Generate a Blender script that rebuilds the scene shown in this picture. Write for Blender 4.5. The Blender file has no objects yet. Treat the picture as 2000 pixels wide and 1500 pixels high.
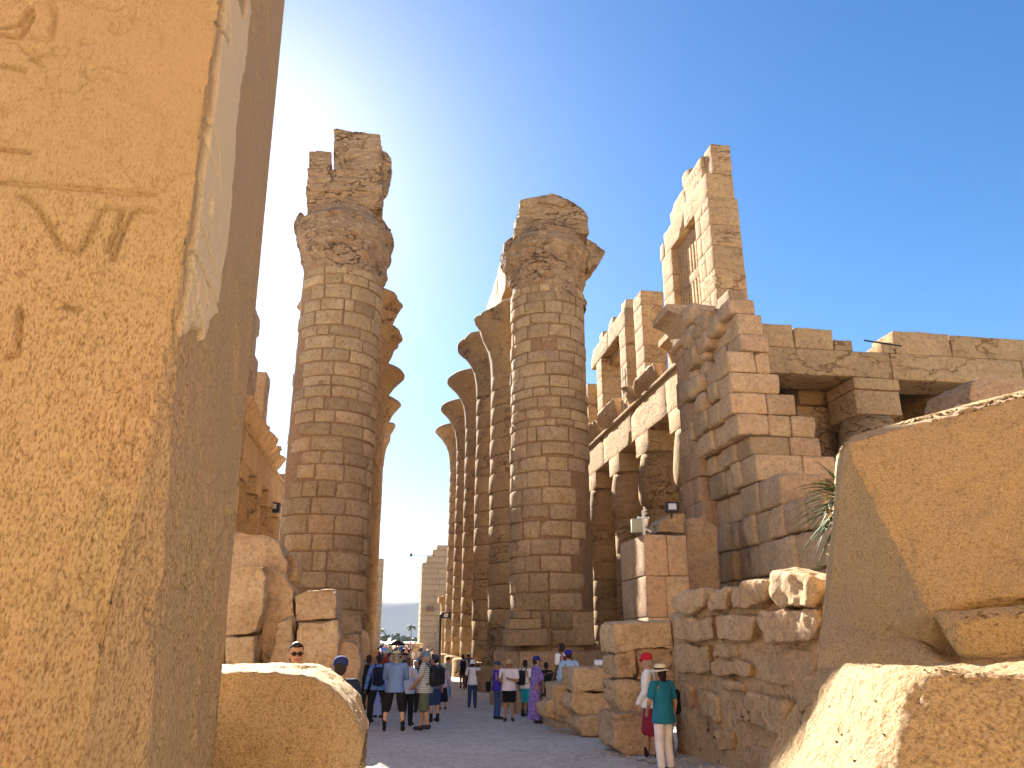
import bpy, bmesh, math, random
import numpy as np
from mathutils import Vector, Matrix
from mathutils.bvhtree import BVHTree

# ------------------------------------------------------------------ camera, sky, sun, exposure
SC = bpy.context.scene
COL = SC.collection
TH = math.atan(0.33)
CT, ST = math.cos(TH), math.sin(TH)
CAMZ = 2.05
cd = bpy.data.cameras.new('camera'); cam = bpy.data.objects.new('camera', cd); COL.objects.link(cam)
cam.location = (0, 0, CAMZ); cam.rotation_euler = (math.pi/2+TH, 0, 0)
cd.sensor_width = 36; cd.lens = 36*1500/2000; cd.clip_start = .05; cd.clip_end = 12000
SC.camera = cam
SUN_YAW, SUN_EL = math.radians(-23), math.radians(32)      # yaw from +Y, negative to the left
w = bpy.data.worlds.new('World'); SC.world = w; w.use_nodes = True
nt = w.node_tree; bg = nt.nodes['Background']
sky = nt.nodes.new('ShaderNodeTexSky'); sky.sky_type = 'NISHITA'; sky.sun_disc = False
sky.sun_elevation = SUN_EL; sky.sun_rotation = SUN_YAW
sky.air_density = 1.0; sky.dust_density = 0.45; sky.ozone_density = 4.0; sky.altitude = 50
hs = nt.nodes.new('ShaderNodeHueSaturation'); hs.inputs['Saturation'].default_value = 1.3; hs.inputs['Value'].default_value = .80
nt.links.new(sky.outputs[0], hs.inputs['Color']); nt.links.new(hs.outputs[0], bg.inputs[0])
bg.inputs[1].default_value = 0.05
sd = bpy.data.lights.new('sun', 'SUN'); sun = bpy.data.objects.new('sun', sd); COL.objects.link(sun)
sd.energy = 5.0; sd.angle = math.radians(.5); sd.color = (1, .93, .82)
sdir = Vector((math.sin(SUN_YAW)*math.cos(SUN_EL), math.cos(SUN_YAW)*math.cos(SUN_EL), math.sin(SUN_EL)))
sun.rotation_euler = sdir.to_track_quat('Z', 'Y').to_euler()
vs = SC.view_settings; vs.view_transform = 'Standard'; vs.look = 'None'; vs.exposure = 2.25; vs.gamma = 1
vs.use_curve_mapping = False
SC.cycles.max_bounces = 6; SC.cycles.diffuse_bounces = 4
RN = random.Random(7)

# ------------------------------------------------------------------ frames: s runs along the temple axis, t to its right
PSI = math.atan(.1633/1.0528)
A = np.array([-math.sin(PSI), math.cos(PSI), 0.]); R = np.array([math.cos(PSI), math.sin(PSI), 0.])
def W(s, t, z): return A*s + R*t + np.array([0, 0, z])
def ray(px, py):
    u, v = (px-1000)/1500, (750-py)/1500
    return np.array([u, CT-ST*v, ST+CT*v])
CAM = np.array([0, 0, CAMZ])
def P(px, py, Y): d = ray(px, py); return CAM + d*(Y/d[1])
def on_t(px, py, t): d = ray(px, py); return CAM + d*(t/d.dot(R))
def on_s(px, py, s): d = ray(px, py); return CAM + d*(s/d.dot(A))
def st(p): return float(np.dot(p, A)), float(np.dot(p, R)), float(p[2])
def gz(Y): return -0.5*min(max((Y-18)/13, 0), 1)
def G(px, py):
    d = ray(px, py); Y = 15.
    for _ in range(30): Y = (gz(Y)-CAMZ)/d[2]*d[1]
    return CAM + d*(Y/d[1])

# ------------------------------------------------------------------ numpy noise
def _h(ix, iy, iz):
    n = (ix*374761393 + iy*668265263 + iz*2147483647 + 1013904223) & 0xffffffff
    n = ((n ^ (n >> 13))*1274126177) & 0xffffffff
    n = ((n ^ (n >> 15))*2246822519) & 0xffffffff
    return ((n ^ (n >> 16)) & 0xffff)/32767.5 - 1
def vn(p):
    i = np.floor(p).astype(np.int64); f = p-i; f = f*f*(3-2*f); r = 0
    for a in (0, 1):
        wa = f[:, 0] if a else 1-f[:, 0]
        for b in (0, 1):
            wb = f[:, 1] if b else 1-f[:, 1]
            for c in (0, 1):
                wc = f[:, 2] if c else 1-f[:, 2]
                r = r + wa*wb*wc*_h(i[:, 0]+a, i[:, 1]+b, i[:, 2]+c)
    return r
def fbm(p, o=3):
    r, a = 0, 1
    for k in range(o): r = r + a*vn(p*(2**k)+k*17.3); a *= .5
    return r/1.75

# ------------------------------------------------------------------ mesh and object helpers
ORG = {}
def mesh(name, V, F, smooth=True, mats=None, mi=None):
    V = np.asarray(V, dtype=np.float32); me = bpy.data.meshes.new(name)
    F = np.asarray(F, dtype=np.int32); k = F.shape[1]
    me.vertices.add(len(V)); me.vertices.foreach_set('co', V.ravel())
    me.loops.add(F.size); me.loops.foreach_set('vertex_index', F.ravel())
    me.polygons.add(len(F)); me.polygons.foreach_set('loop_start', np.arange(0, F.size, k, dtype=np.int32))
    me.polygons.foreach_set('loop_total', np.full(len(F), k, dtype=np.int32))
    me.update(calc_edges=True)
    me.polygons.foreach_set('use_smooth', np.full(len(F), smooth))
    for m in (mats or []): me.materials.append(m)
    if mi is not None: me.polygons.foreach_set('material_index', np.asarray(mi, dtype=np.int32))
    return me
def tag(o, label=None, cat=None, group=None, kind=None):
    if label: o['label'] = label
    if cat: o['category'] = cat
    if group: o['group'] = group
    if kind: o['kind'] = kind
    return o
def link(name, me, parent=None, org=None):
    o = bpy.data.objects.new(name, me); COL.objects.link(o)
    if parent is not None: o.parent = parent; ORG[o] = ORG[parent]
    else:
        ORG[o] = np.array(org if org is not None else (0, 0, 0), float); o.location = ORG[o]
    return o
def empty(name, loc, label, cat, group=None):
    o = bpy.data.objects.new(name, None); COL.objects.link(o); o.empty_display_size = .2
    ORG[o] = np.array(loc, float); o.location = loc
    return tag(o, label, cat, group, 'thing')
def obj(name, V, F, mat, parent=None, org=None, smooth=True, mi=None):
    og = ORG[parent] if parent is not None else np.array(org if org is not None else (0, 0, 0), float)
    mats = mat if isinstance(mat, (list, tuple)) else [mat]
    return link(name, mesh(name, np.asarray(V)-og, F, smooth, mats, mi), parent, og)

_bg = {}
def boxgrid(nx, ny, nz):
    k = (nx, ny, nz)
    if k in _bg: return _bg[k]
    pts, quads, idx = [], [], {}
    def vid(p):
        if p not in idx: idx[p] = len(pts); pts.append(p)
        return idx[p]
    n = (nx, ny, nz)
    for ax in range(3):
        u, v = (ax+1) % 3, (ax+2) % 3
        for side in (0, 1):
            for i in range(n[u]):
                for j in range(n[v]):
                    q = []
                    for a, b in ((0, 0), (1, 0), (1, 1), (0, 1)):
                        p = [0, 0, 0]; p[ax] = side*n[ax]; p[u] = i+a; p[v] = j+b; q.append(vid(tuple(p)))
                    quads.append(q if side else q[::-1])
    _bg[k] = (np.array(pts), np.array(quads, dtype=np.int32)); return _bg[k]
SEED = [0]
def block(dims, rnd=.05, amp=.02, freq=2., n=None, cuts=0, cutd=.86, fine=.3, rs=None):
    """a worn block about its own centre: rounded box, chipped by planes, roughened by noise"""
    SEED[0] += 1; rs = rs or random.Random(SEED[0]*13+5)
    dims = np.array(dims, float); h = dims/2; r = min(rnd, h.min()*.8)
    if n is None: n = tuple(int(min(9, max(3, round(d/fine)+2))) for d in dims)
    g, F = boxgrid(*n); p = np.zeros(g.shape)
    for a in range(3):
        tab = np.concatenate(([-h[a]], np.linspace(-h[a]+r, h[a]-r, n[a]-1), [h[a]])); p[:, a] = tab[g[:, a]]
    q = np.clip(p, -(h-r), h-r); d = p-q; L = np.linalg.norm(d, axis=1, keepdims=True)
    p = np.where(L > 1e-9, q+d/np.maximum(L, 1e-9)*r, p)
    for _ in range(cuts):
        nn = np.array([rs.choice((-1, 1))*rs.uniform(.3, 1) for _ in range(3)]); nn /= np.linalg.norm(nn)
        lim = cutd*rs.uniform(.86, 1.05)*np.abs(nn).dot(h)
        ex = np.maximum(0, p.dot(nn)-lim); p -= ex[:, None]*nn
    o = rs.uniform(0, 99)
    for a in range(3): p[:, a] += amp*fbm(p*freq+o+a*31.7, 3)
    return p, F
def frame(p, C, U, V, N): return C + p[:, :1]*U + p[:, 1:2]*V + p[:, 2:3]*N
ZZ = np.array([0, 0, 1.])
def stone(name, parent, mat, s0, s1, t0, t1, z0, z1, rnd=.05, amp=.02, gap=.012, tilt=0, **k):
    p, F = block((s1-s0-gap, t1-t0-gap, z1-z0-gap), rnd, amp, **k)
    if tilt:
        a, b = SEEDR.uniform(-tilt, tilt), SEEDR.uniform(-tilt, tilt)
        M = np.array(Matrix.Rotation(a, 3, 'Z') @ Matrix.Rotation(b, 3, 'X')); p = p @ M.T
    V = frame(p, W((s0+s1)/2, (t0+t1)/2, (z0+z1)/2), A, R, ZZ)
    F = F[:, ::-1]
    return obj(name, V, F, mat, parent)
SEEDR = random.Random(3)
def join(parts):
    Vs, Fs, o = [], [], 0
    for V, F in parts: Vs.append(V); Fs.append(F+o); o += len(V)
    return np.vstack(Vs), np.vstack(Fs)
def hullrock(pts, bevel=.05, L=.2, amp=.02, freq=1.5, seg=2, oct=3, seed=0, soft=0, ledge=0, fine=0, flake=0):
    bm = bmesh.new(); vs_ = [bm.verts.new(tuple(p)) for p in pts]
    r = bmesh.ops.convex_hull(bm, input=vs_)
    bmesh.ops.delete(bm, geom=[v for v in bm.verts if not v.link_faces], context='VERTS')
    bmesh.ops.dissolve_limit(bm, angle_limit=.02, verts=bm.verts[:], edges=bm.edges[:])
    if bevel: bmesh.ops.bevel(bm, geom=bm.edges[:], offset=bevel, segments=seg, profile=.6, affect='EDGES', clamp_overlap=True)
    bmesh.ops.triangulate(bm, faces=bm.faces[:])
    for _ in range(9):
        es = [e for e in bm.edges if e.calc_length() > L]
        if not es: break
        bmesh.ops.subdivide_edges(bm, edges=es, cuts=1); bmesh.ops.triangulate(bm, faces=[f for f in bm.faces if len(f.verts) > 3])
    if soft:
        for _ in range(soft): bmesh.ops.smooth_vert(bm, verts=bm.verts[:], factor=.5, use_axis_x=True, use_axis_y=True, use_axis_z=True)
    bm.normal_update()
    V = np.array([v.co for v in bm.verts]); N = np.array([v.normal for v in bm.verts])
    F = np.array([[v.index for v in f.verts] for f in bm.faces]) if not bm.verts.index_update() else None
    bm.free()
    V0 = V; V = V + N*(amp*fbm(V*freq+seed*7.7, oct))[:, None]
    if fine: V = V + N*(fine*fbm(V0*np.array([17, 17, 9.]), 3))[:, None]
    if flake:
        a = fbm(V0*np.array([1.5, 1.5, 1.1])+seed+70, 4); b = fbm(V0*5+seed+20, 3); V = V - N*(flake*np.clip((a-.16)/.03, 0, 1)+flake*.6*np.clip((b-.3)/.05, 0, 1))[:, None]
    if ledge:
        a = fbm(V0*np.array([.7, .7, 2.6])+seed, 3); V = V + N*(ledge*np.floor(a*4)/4-ledge*1.2*np.clip(.05-np.abs(fbm(V0*np.array([1.1, 1.1, 2.4])+seed+40, 3)), 0, .05)/.05)[:, None]
    return V, F
def lathe(prof, C, nphi=96, ph0=0., amp=0, fr=(1., 1.), fn=None):
    prof = np.array(prof, float); ph = np.linspace(0, 2*np.pi, nphi, endpoint=False)+ph0
    rr, zz = prof[:, 0][:, None], prof[:, 1][:, None]
    r = np.repeat(rr, nphi, 1); z = np.repeat(zz, nphi, 1); phg = np.repeat(ph[None], len(prof), 0)
    if fn is not None: r, z = fn(r, z, phg)
    V = np.stack([C[0]+r*np.cos(phg), C[1]+r*np.sin(phg), z], -1).reshape(-1, 3)
    m, n = len(prof), nphi; i = np.arange(m-1)[:, None]; j = np.arange(n)[None]; jn = (j+1) % n
    F = np.stack([i*n+j, i*n+jn, (i+1)*n+jn, (i+1)*n+j], -1).reshape(-1, 4)
    return V, F
def dense(prof, step=.1):
    out = [prof[0]]
    for a, b in zip(prof[:-1], prof[1:]):
        L = math.dist(a, b); k = max(1, int(L/step))
        for i in range(1, k+1): out.append((a[0]+(b[0]-a[0])*i/k, a[1]+(b[1]-a[1])*i/k))
    return out

# ------------------------------------------------------------------ materials
def nodes(name):
    m = bpy.data.materials.new(name); m.use_nodes = True; n = m.node_tree
    b = n.nodes['Principled BSDF']; b.inputs['Roughness'].default_value = .9
    b.inputs['Specular IOR Level'].default_value = .2
    return m, n, b
def nd(n, t, **k):
    x = n.nodes.new(t)
    for a, v in k.items():
        if a in x.inputs: x.inputs[a].default_value = v
        else: setattr(x, a, v)
    return x
def ramp(n, src, stops):
    r = n.nodes.new('ShaderNodeValToRGB'); e = r.color_ramp.elements
    while len(e) < len(stops): e.new(.5)
    for i, (p, c) in enumerate(stops): e[i].position = p; e[i].color = (*c, 1) if len(c) == 3 else c
    n.links.new(src, r.inputs[0]); return r.outputs[0]
def mix(n, a, b, f, mode='MIX'):
    x = n.nodes.new('ShaderNodeMix'); x.data_type = 'RGBA'; x.blend_type = mode
    for s, v in ((x.inputs[0], f), (x.inputs[6], a), (x.inputs[7], b)):
        if hasattr(v, 'type') and hasattr(v, 'links'): n.links.new(v, s)
        elif isinstance(v, (int, float)): s.default_value = v
        else: s.default_value = (*v, 1)
    return x.outputs[2]
def stone_mat(name, c1, c2, c3=None, var=.25, bump=.5, sc=1., zs=1., pits=.3, strata=0, rough=.92, cracks=0., crk_shade=.34):
    m, n, b = nodes(name); L = n.links.new
    geo = nd(n, 'ShaderNodeNewGeometry'); mp = nd(n, 'ShaderNodeMapping'); L(geo.outputs['Position'], mp.inputs['Vector'])
    oi = nd(n, 'ShaderNodeObjectInfo'); rnd = oi.outputs['Random']
    of = nd(n, 'ShaderNodeMath', operation='MULTIPLY'); L(rnd, of.inputs[0]); of.inputs[1].default_value = 37.
    cb = nd(n, 'ShaderNodeCombineXYZ'); L(of.outputs[0], cb.inputs[0]); L(of.outputs[0], cb.inputs[2]); L(cb.outputs[0], mp.inputs['Location'])
    v = mp.outputs[0]
    n1 = nd(n, 'ShaderNodeTexNoise', Scale=.9*sc, Detail=8., Roughness=.62); L(v, n1.inputs['Vector'])
    n2 = nd(n, 'ShaderNodeTexNoise', Scale=7*sc, Detail=8., Roughness=.7); L(v, n2.inputs['Vector'])
    n3 = nd(n, 'ShaderNodeTexNoise', Scale=34*sc, Detail=5., Roughness=.7); L(v, n3.inputs['Vector'])
    m2 = nd(n, 'ShaderNodeMapping'); m2.inputs['Scale'].default_value = (1, 1, zs); L(v, m2.inputs['Vector'])
    n4 = nd(n, 'ShaderNodeTexNoise', Scale=2.2*sc, Detail=7., Roughness=.65, Distortion=.6); L(m2.outputs[0], n4.inputs['Vector'])
    vo = nd(n, 'ShaderNodeTexVoronoi', Scale=16*sc); L(v, vo.inputs['Vector'])
    col = mix(n, c1, c2, ramp(n, n1.outputs[0], [(.38, (0, 0, 0)), (.62, (1, 1, 1))]))
    if c3: col = mix(n, col, c3, ramp(n, n4.outputs[0], [(.5, (0, 0, 0)), (.68, (.8, .8, .8))]))
    col = mix(n, col, ramp(n, n2.outputs[0], [(.32, (.55, .5, .45)), (.48, (1, 1, 1)), (.7, (1.18, 1.18, 1.16))]), .8, 'MULTIPLY')
    col = mix(n, col, ramp(n, n3.outputs[0], [(.36, (.5, .47, .44)), (.48, (1, 1, 1)), (.64, (1.22, 1.22, 1.2))]), .75, 'MULTIPLY')
    col = mix(n, col, ramp(n, rnd, [(0, (1-var, 1-var*1.0, 1-var*1.05)), (.3, (1, .98, .93)), (.55, (1-var*.4, 1-var*.5, 1-var*.45)), (.8, (1.0+var*.2, 1.02+var*.1, 1)), (1, (1+var*.3, 1+var*.1, 1))]), 1., 'MULTIPLY')
    crk = None
    if cracks:
        m5 = nd(n, 'ShaderNodeMapping'); m5.inputs['Scale'].default_value = (1, 1, 2.2); L(v, m5.inputs['Vector'])
        n5 = nd(n, 'ShaderNodeTexNoise', Scale=cracks, Detail=5., Roughness=.55, Distortion=.3); L(m5.outputs[0], n5.inputs['Vector'])
        n6 = nd(n, 'ShaderNodeTexNoise', Scale=cracks*.5, Detail=2.); L(v, n6.inputs['Vector'])
        line = ramp(n, n5.outputs[0], [(.478, (1, 1, 1)), (.494, (0, 0, 0)), (.506, (0, 0, 0)), (.514, (1, 1, 1))])
        crk = mix(n, line, (1, 1, 1), ramp(n, n6.outputs[0], [(.44, (0, 0, 0)), (.54, (1, 1, 1))]))
        col = mix(n, col, mix(n, (crk_shade, crk_shade*.82, crk_shade*.68), (1, 1, 1), crk), 1., 'MULTIPLY')  # crack lines darkened in the colour, standing in for shade inside crevices
    L(col, b.inputs['Base Color']); b.inputs['Roughness'].default_value = rough
    def math_(op, a, c):
        x = nd(n, 'ShaderNodeMath', operation=op)
        for s, q in zip(x.inputs, (a, c)):
            if isinstance(q, (int, float)): s.default_value = q
            else: L(q, s)
        return x.outputs[0]
    pit = ramp(n, vo.outputs['Distance'], [(0, (0, 0, 0)), (.35, (1, 1, 1))])
    hgt = math_('ADD', math_('MULTIPLY', n2.outputs[0], 1.0), math_('MULTIPLY', n3.outputs[0], .5))
    hgt = math_('ADD', hgt, math_('MULTIPLY', n4.outputs[0], 1.6+strata))
    hgt = math_('ADD', hgt, math_('MULTIPLY', pit, pits))
    if crk is not None: hgt = math_('ADD', hgt, math_('MULTIPLY', crk, 1.2))
    bp = nd(n, 'ShaderNodeBump', Strength=bump, Distance=.06/sc); L(hgt, bp.inputs['Height']); L(bp.outputs[0], b.inputs['Normal'])
    return m
def granite_mat(name, base, dark, pale, pink, polish=None, bump=.6, vstr=1.):
    m, n, b = nodes(name); L = n.links.new
    geo = nd(n, 'ShaderNodeNewGeometry'); v = geo.outputs['Position']
    mp = nd(n, 'ShaderNodeMapping'); mp.inputs['Scale'].default_value = (1, 1, vstr); L(v, mp.inputs['Vector'])
    n1 = nd(n, 'ShaderNodeTexNoise', Scale=1.3, Detail=6., Roughness=.6); L(v, n1.inputs['Vector'])
    n2 = nd(n, 'ShaderNodeTexNoise', Scale=17., Detail=8., Roughness=.7); L(mp.outputs[0], n2.inputs['Vector'])
    vo = nd(n, 'ShaderNodeTexVoronoi', Scale=85.); L(mp.outputs[0], vo.inputs['Vector'])
    n3 = nd(n, 'ShaderNodeTexNoise', Scale=75., Detail=4., Roughness=.65); L(mp.outputs[0], n3.inputs['Vector'])
    n4 = nd(n, 'ShaderNodeTexNoise', Scale=34., Detail=5., Roughness=.7); L(mp.outputs[0], n4.inputs['Vector'])
    col = mix(n, base, pink, ramp(n, n1.outputs[0], [(.4, (0, 0, 0)), (.62, (1, 1, 1))]))
    if polish:
        at = nd(n, 'ShaderNodeAttribute', attribute_name='pol'); col = mix(n, col, polish, at.outputs['Fac'])
    wear = 1.
    if polish: wa = nd(n, 'ShaderNodeAttribute', attribute_name='wear'); wear = wa.outputs['Fac']
    def wm(k):
        if wear == 1.: return k
        x = nd(n, 'ShaderNodeMath', operation='MULTIPLY'); L(wear, x.inputs[0]); x.inputs[1].default_value = k; return x.outputs[0]
    sp = ramp(n, vo.outputs['Color'], [(0, (.58, .55, .52)), (.3, (1, 1, 1)), (.8, (1.08, 1.08, 1.05)), (1, (1.2, 1.2, 1.18))])
    col = mix(n, col, sp, wm(.6), 'MULTIPLY')
    col = mix(n, col, ramp(n, n3.outputs[0], [(.36, dark), (.48, (1, 1, 1)), (.62, pale)]), wm(.9), 'MULTIPLY')
    col = mix(n, col, ramp(n, n4.outputs[0], [(.36, (.72, .66, .58)), (.46, (1, 1, 1)), (.68, (1.1, 1.1, 1.1))]), wm(.6), 'MULTIPLY')
    col = mix(n, col, ramp(n, n2.outputs[0], [(.34, (.72, .64, .55)), (.46, (1, 1, 1)), (.8, (1.1, 1.1, 1.1))]), wm(.6), 'MULTIPLY')
    L(col, b.inputs['Base Color']); b.inputs['Roughness'].default_value = .8
    a1 = nd(n, 'ShaderNodeMath', operation='MULTIPLY_ADD'); L(n2.outputs[0], a1.inputs[0]); a1.inputs[1].default_value = 1.6; L(n3.outputs[0], a1.inputs[2])
    a2 = nd(n, 'ShaderNodeMath', operation='ADD'); L(a1.outputs[0], a2.inputs[0]); L(n4.outputs[0], a2.inputs[1])
    bp = nd(n, 'ShaderNodeBump', Strength=bump, Distance=.02); L(a2.outputs[0], bp.inputs['Height']); L(bp.outputs[0], b.inputs['Normal'])
    return m
def plain(name, c, rough=.8, bump=0, metal=0, var=0, sc=40):
    m, n, b = nodes(name); b.inputs['Roughness'].default_value = rough; b.inputs['Metallic'].default_value = metal
    t = nd(n, 'ShaderNodeTexNoise', Scale=float(sc), Detail=4.)
    tc = nd(n, 'ShaderNodeTexCoord'); n.links.new(tc.outputs['Object'], t.inputs['Vector'])
    k = var or .12
    n.links.new(mix(n, [x*(1-k) for x in c], [min(1, x*(1+k)) for x in c], t.outputs[0]), b.inputs['Base Color'])
    if bump:
        bp = nd(n, 'ShaderNodeBump', Strength=bump, Distance=.01); n.links.new(t.outputs[0], bp.inputs['Height']); n.links.new(bp.outputs[0], b.inputs['Normal'])
    return m
M = {}
M['masonry'] = stone_mat('masonry_sandstone', (.46, .315, .17), (.54, .395, .235), (.40, .29, .185), var=.3, bump=1.)
M['mortar'] = stone_mat('mortar', (.27, .16, .085), (.33, .2, .11), None, var=.05, bump=.5)
M['plaster'] = stone_mat('weathered_sandstone', (.46, .31, .18), (.37, .24, .14), (.56, .43, .29), var=.14, bump=1., zs=3.5, strata=1., cracks=1.1)
M['drum'] = stone_mat('drum_sandstone', (.46, .31, .155), (.39, .25, .13), (.33, .235, .14), var=.2, bump=.9, zs=2., cracks=.8, crk_shade=.45)
M['temple'] = stone_mat('temple_sandstone', (.56, .38, .20), (.49, .32, .165), (.42, .29, .175), var=.16, bump=.7, sc=.8, zs=2., cracks=.5, crk_shade=.62)
M['wall'] = stone_mat('grey_brown_sandstone', (.54, .36, .205), (.63, .45, .28), (.44, .335, .235), var=.32, bump=1., sc=1.3)
M['rubble'] = stone_mat('rough_sandstone', (.55, .37, .21), (.66, .48, .30), (.45, .33, .215), var=.25, bump=1., sc=1.5)
M['sand'] = None
M['pylon'] = stone_mat('pylon_sandstone', (.42, .31, .2), (.38, .28, .18), None, var=.12, bump=.4)
M['granite'] = granite_mat('worn_granite', (.335, .245, .135), (.46, .38, .30), (1.2, 1.2, 1.15), (.36, .245, .14), polish=(.56, .45, .30), bump=.55, vstr=.45)
M['granite2'] = granite_mat('pale_granite', (.60, .425, .225), (.60, .50, .38), (1.15, 1.12, 1.05), (.58, .41, .235), bump=1.1)
M['ground'] = stone_mat('dusty_paving', (.70, .62, .53), (.60, .52, .44), (.74, .67, .60), var=.0, bump=.8, sc=1.2)
M['temple2'] = stone_mat('reddish_sandstone', (.50, .32, .19), (.43, .27, .165), (.43, .33, .215), var=.22, bump=.45)
M['mortar3'] = stone_mat('rough_mortar', (.52, .36, .215), (.58, .41, .25), None, var=.0, bump=1., sc=1.6)
M['bounce_stone'] = stone_mat('bounce_pylon_stone', (.56, .39, .2), (.5, .34, .17), None, var=.1, bump=.3)  # for the unseen pylon that bounces warm light
M['hill'] = plain('desert_hill', (.36, .29, .22), .95, var=.2, sc=.01)
# ------------------------------------------------------------------ ground and far land
ys = np.concatenate((np.linspace(-300, -10, 8), np.linspace(-5, 60, 130), np.linspace(62, 200, 40), np.geomspace(210, 5200, 30)))
xs = np.concatenate((-np.geomspace(15, 4500, 30)[::-1], np.linspace(-14.5, 14.5, 90), np.geomspace(15, 4500, 30)))
X, Y = np.meshgrid(xs, ys); Z = -0.5*np.clip((Y-18)/13, 0, 1)
pp = np.stack([X.ravel(), Y.ravel(), np.zeros(X.size)], 1)
Z = Z + ((.025*fbm(pp*.7, 3)+.012*fbm(pp*2.6+9, 2))*(np.abs(pp[:, 0]) < 60)).reshape(X.shape)
n = len(xs); i = np.arange(len(ys)-1)[:, None]; j = np.arange(n-1)[None]
F = np.stack([i*n+j, i*n+j+1, (i+1)*n+j+1, (i+1)*n+j], -1).reshape(-1, 4)
tag(obj('ground', np.stack([X.ravel(), Y.ravel(), Z.ravel()], 1), F, M['ground']), kind='structure')
# desert hills on the horizon: a long ridge with its own depth
an = np.linspace(-1.25, 1.25, 400); rows = []
for k, (f, dz) in enumerate(((0, 0), (.25, .45), (.5, .85), (.75, .95), (1, 1), (1.4, .8))):
    d = 3400+300*f; pr = np.stack([an*9, np.full(400, k*1.3), np.zeros(400)], 1)
    hh = (165+26*fbm(pr*np.array([1, 0, 0])+3, 4)+14*fbm(pr*3, 3))*dz
    hh[:] = np.where(dz > 0, hh, 0)-3
    rows.append(np.stack([np.sin(an-.15)*d, np.cos(an-.15)*d, hh], 1))
V = np.concatenate(rows); m_ = 400; i = np.arange(len(rows)-1)[:, None]; j = np.arange(m_-1)[None]
tag(obj('hills', V, np.stack([i*m_+j, i*m_+j+1, (i+1)*m_+j+1, (i+1)*m_+j], -1).reshape(-1, 4), M['hill']), kind='structure')

# ------------------------------------------------------------------ left obelisk of granite
def seg_d(q, a, b):
    a, b = np.array(a), np.array(b); ab = b-a; k = np.clip(((q-a) @ ab)/max(ab @ ab, 1e-9), 0, 1)
    return np.linalg.norm(q-(a+k[:, None]*ab), axis=1)
def grooves(q, lines, wd, dep):
    g = np.zeros(len(q))
    for ln in lines:
        for a, b in zip(ln[:-1], ln[1:]):
            d = seg_d(q, a, b); g = np.maximum(g, dep*np.clip(1.35-d/wd, 0, 1))
    return g
S0, TT, SZ = 4.5, -1.32, 2.42
front_px = [[(0, 348), (150, 360), (300, 372)], [(0, 283), (52, 290)], [(40, 378), (65, 392), (90, 430), (112, 472), (150, 485), (168, 462), (190, 410), (208, 398), (236, 402), (224, 440), (206, 482)],
  [(216, 500), (236, 445), (252, 412), (270, 402), (302, 404)], [(0, 55), (32, 60), (56, 20), (53, 0)], [(60, 60), (94, 64), (101, 20), (99, 0)], [(0, 115), (40, 125)], [(55, 104), (82, 94)], [(33, 600), (30, 690), (10, 692)],
  [(0, 40), (30, 35), (50, 5)], [(120, 590), (150, 600)]]
side_px = [[(352, 405), (372, 465), (395, 520), (418, 570), (434, 620)], [(394, 440), (408, 480), (424, 535)], [(343, 458), (344, 560), (341, 700)], [(356, 460), (355, 580), (350, 705)], [(418, 120), (420, 240), (432, 300), (434, 372)],
  [(414, 240), (414, 300), (426, 340)], [(376, 520), (386, 560), (384, 600)], [(374, 585), (374, 620)], [(396, 552), (404, 592)], [(404, 545), (412, 580)], [(392, 640), (396, 672)], [(366, 690), (368, 712)],
  [(428, 8), (440, 50), (458, 92)], [(444, 0), (450, 40)], [(456, 0), (458, 80)], [(514, 0), (512, 75), (518, 150)], [(526, 0), (530, 90), (538, 200)], [(538, 0), (540, 120)], [(500, 165), (504, 220)], [(378, 640), (380, 690)], [(388, 600), (398, 640)]]
def face_px(lines, f): return [[f(*p) for p in ln] for ln in lines]
fl = face_px(front_px, lambda x, y: (lambda p: (st(p)[1], p[2]))(on_s(x, y, S0)))
sl = face_px(side_px, lambda x, y: (lambda p: (st(p)[0], p[2]))(on_t(x, y, TT)))
pit = on_t(416, 405, TT); pit = np.array((st(pit)[0], pit[2]))
z = np.concatenate((np.arange(-.4, 9.2, .0145), np.linspace(9.4, 17, 12)))
d = .0145
per = [(S0, t) for t in np.arange(TT-SZ, TT, d)] + [(s, TT) for s in np.arange(S0, S0+SZ, d)] + [(S0+SZ, t) for t in np.linspace(TT, TT-SZ, 8, endpoint=False)] + [(s, TT-SZ) for s in np.linspace(S0+SZ, S0, 8, endpoint=False)]
per = np.array(per); nf = len(np.arange(TT-SZ, TT, d)); ns = len(np.arange(S0, S0+SZ, d))
m_, n = len(z), len(per)
S = np.repeat(per[None, :, 0], m_, 0).ravel(); T = np.repeat(per[None, :, 1], m_, 0).ravel(); Zz = np.repeat(z[:, None], n, 1).ravel()
cs, ct = S0+SZ/2, TT-SZ/2
kt = 1-.012*np.clip(Zz-2.5, -2.5, 20); S1 = cs+(S-cs)*kt; T1 = ct+(T-ct)*kt
isf = np.tile(np.arange(n) < nf, m_); iss = np.tile((np.arange(n) >= nf) & (np.arange(n) < nf+ns), m_)
p3 = np.stack([S1, T1, Zz], 1)
big = fbm(p3*.55+4, 3); mid = fbm(p3*np.array([2.6, 2.6, 1.6])+9, 4); sm = fbm(p3*np.array([14, 14, 6.])+3, 3)
ero = np.clip(1.15-(Zz-2.2)/2.6, 0, 1)                        # wear grows towards the foot
dn = .03*big*(.4+ero)+.02*mid*(.3+1.1*ero)+.005*sm*(.3+ero)
crk = np.abs(fbm(p3*np.array([3.5, 3.5, 4.5])+21, 3)); dn -= .02*np.clip(.05-crk, 0, .05)/.05*(fbm(p3*.9+40, 2) > .12)
pitn = vn(p3*np.array([34, 34, 11.])+5); dn -= .018*np.clip(pitn-.62, 0, 1)/.38*(.3+ero)*np.where(iss, 1.2, .8)
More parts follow.
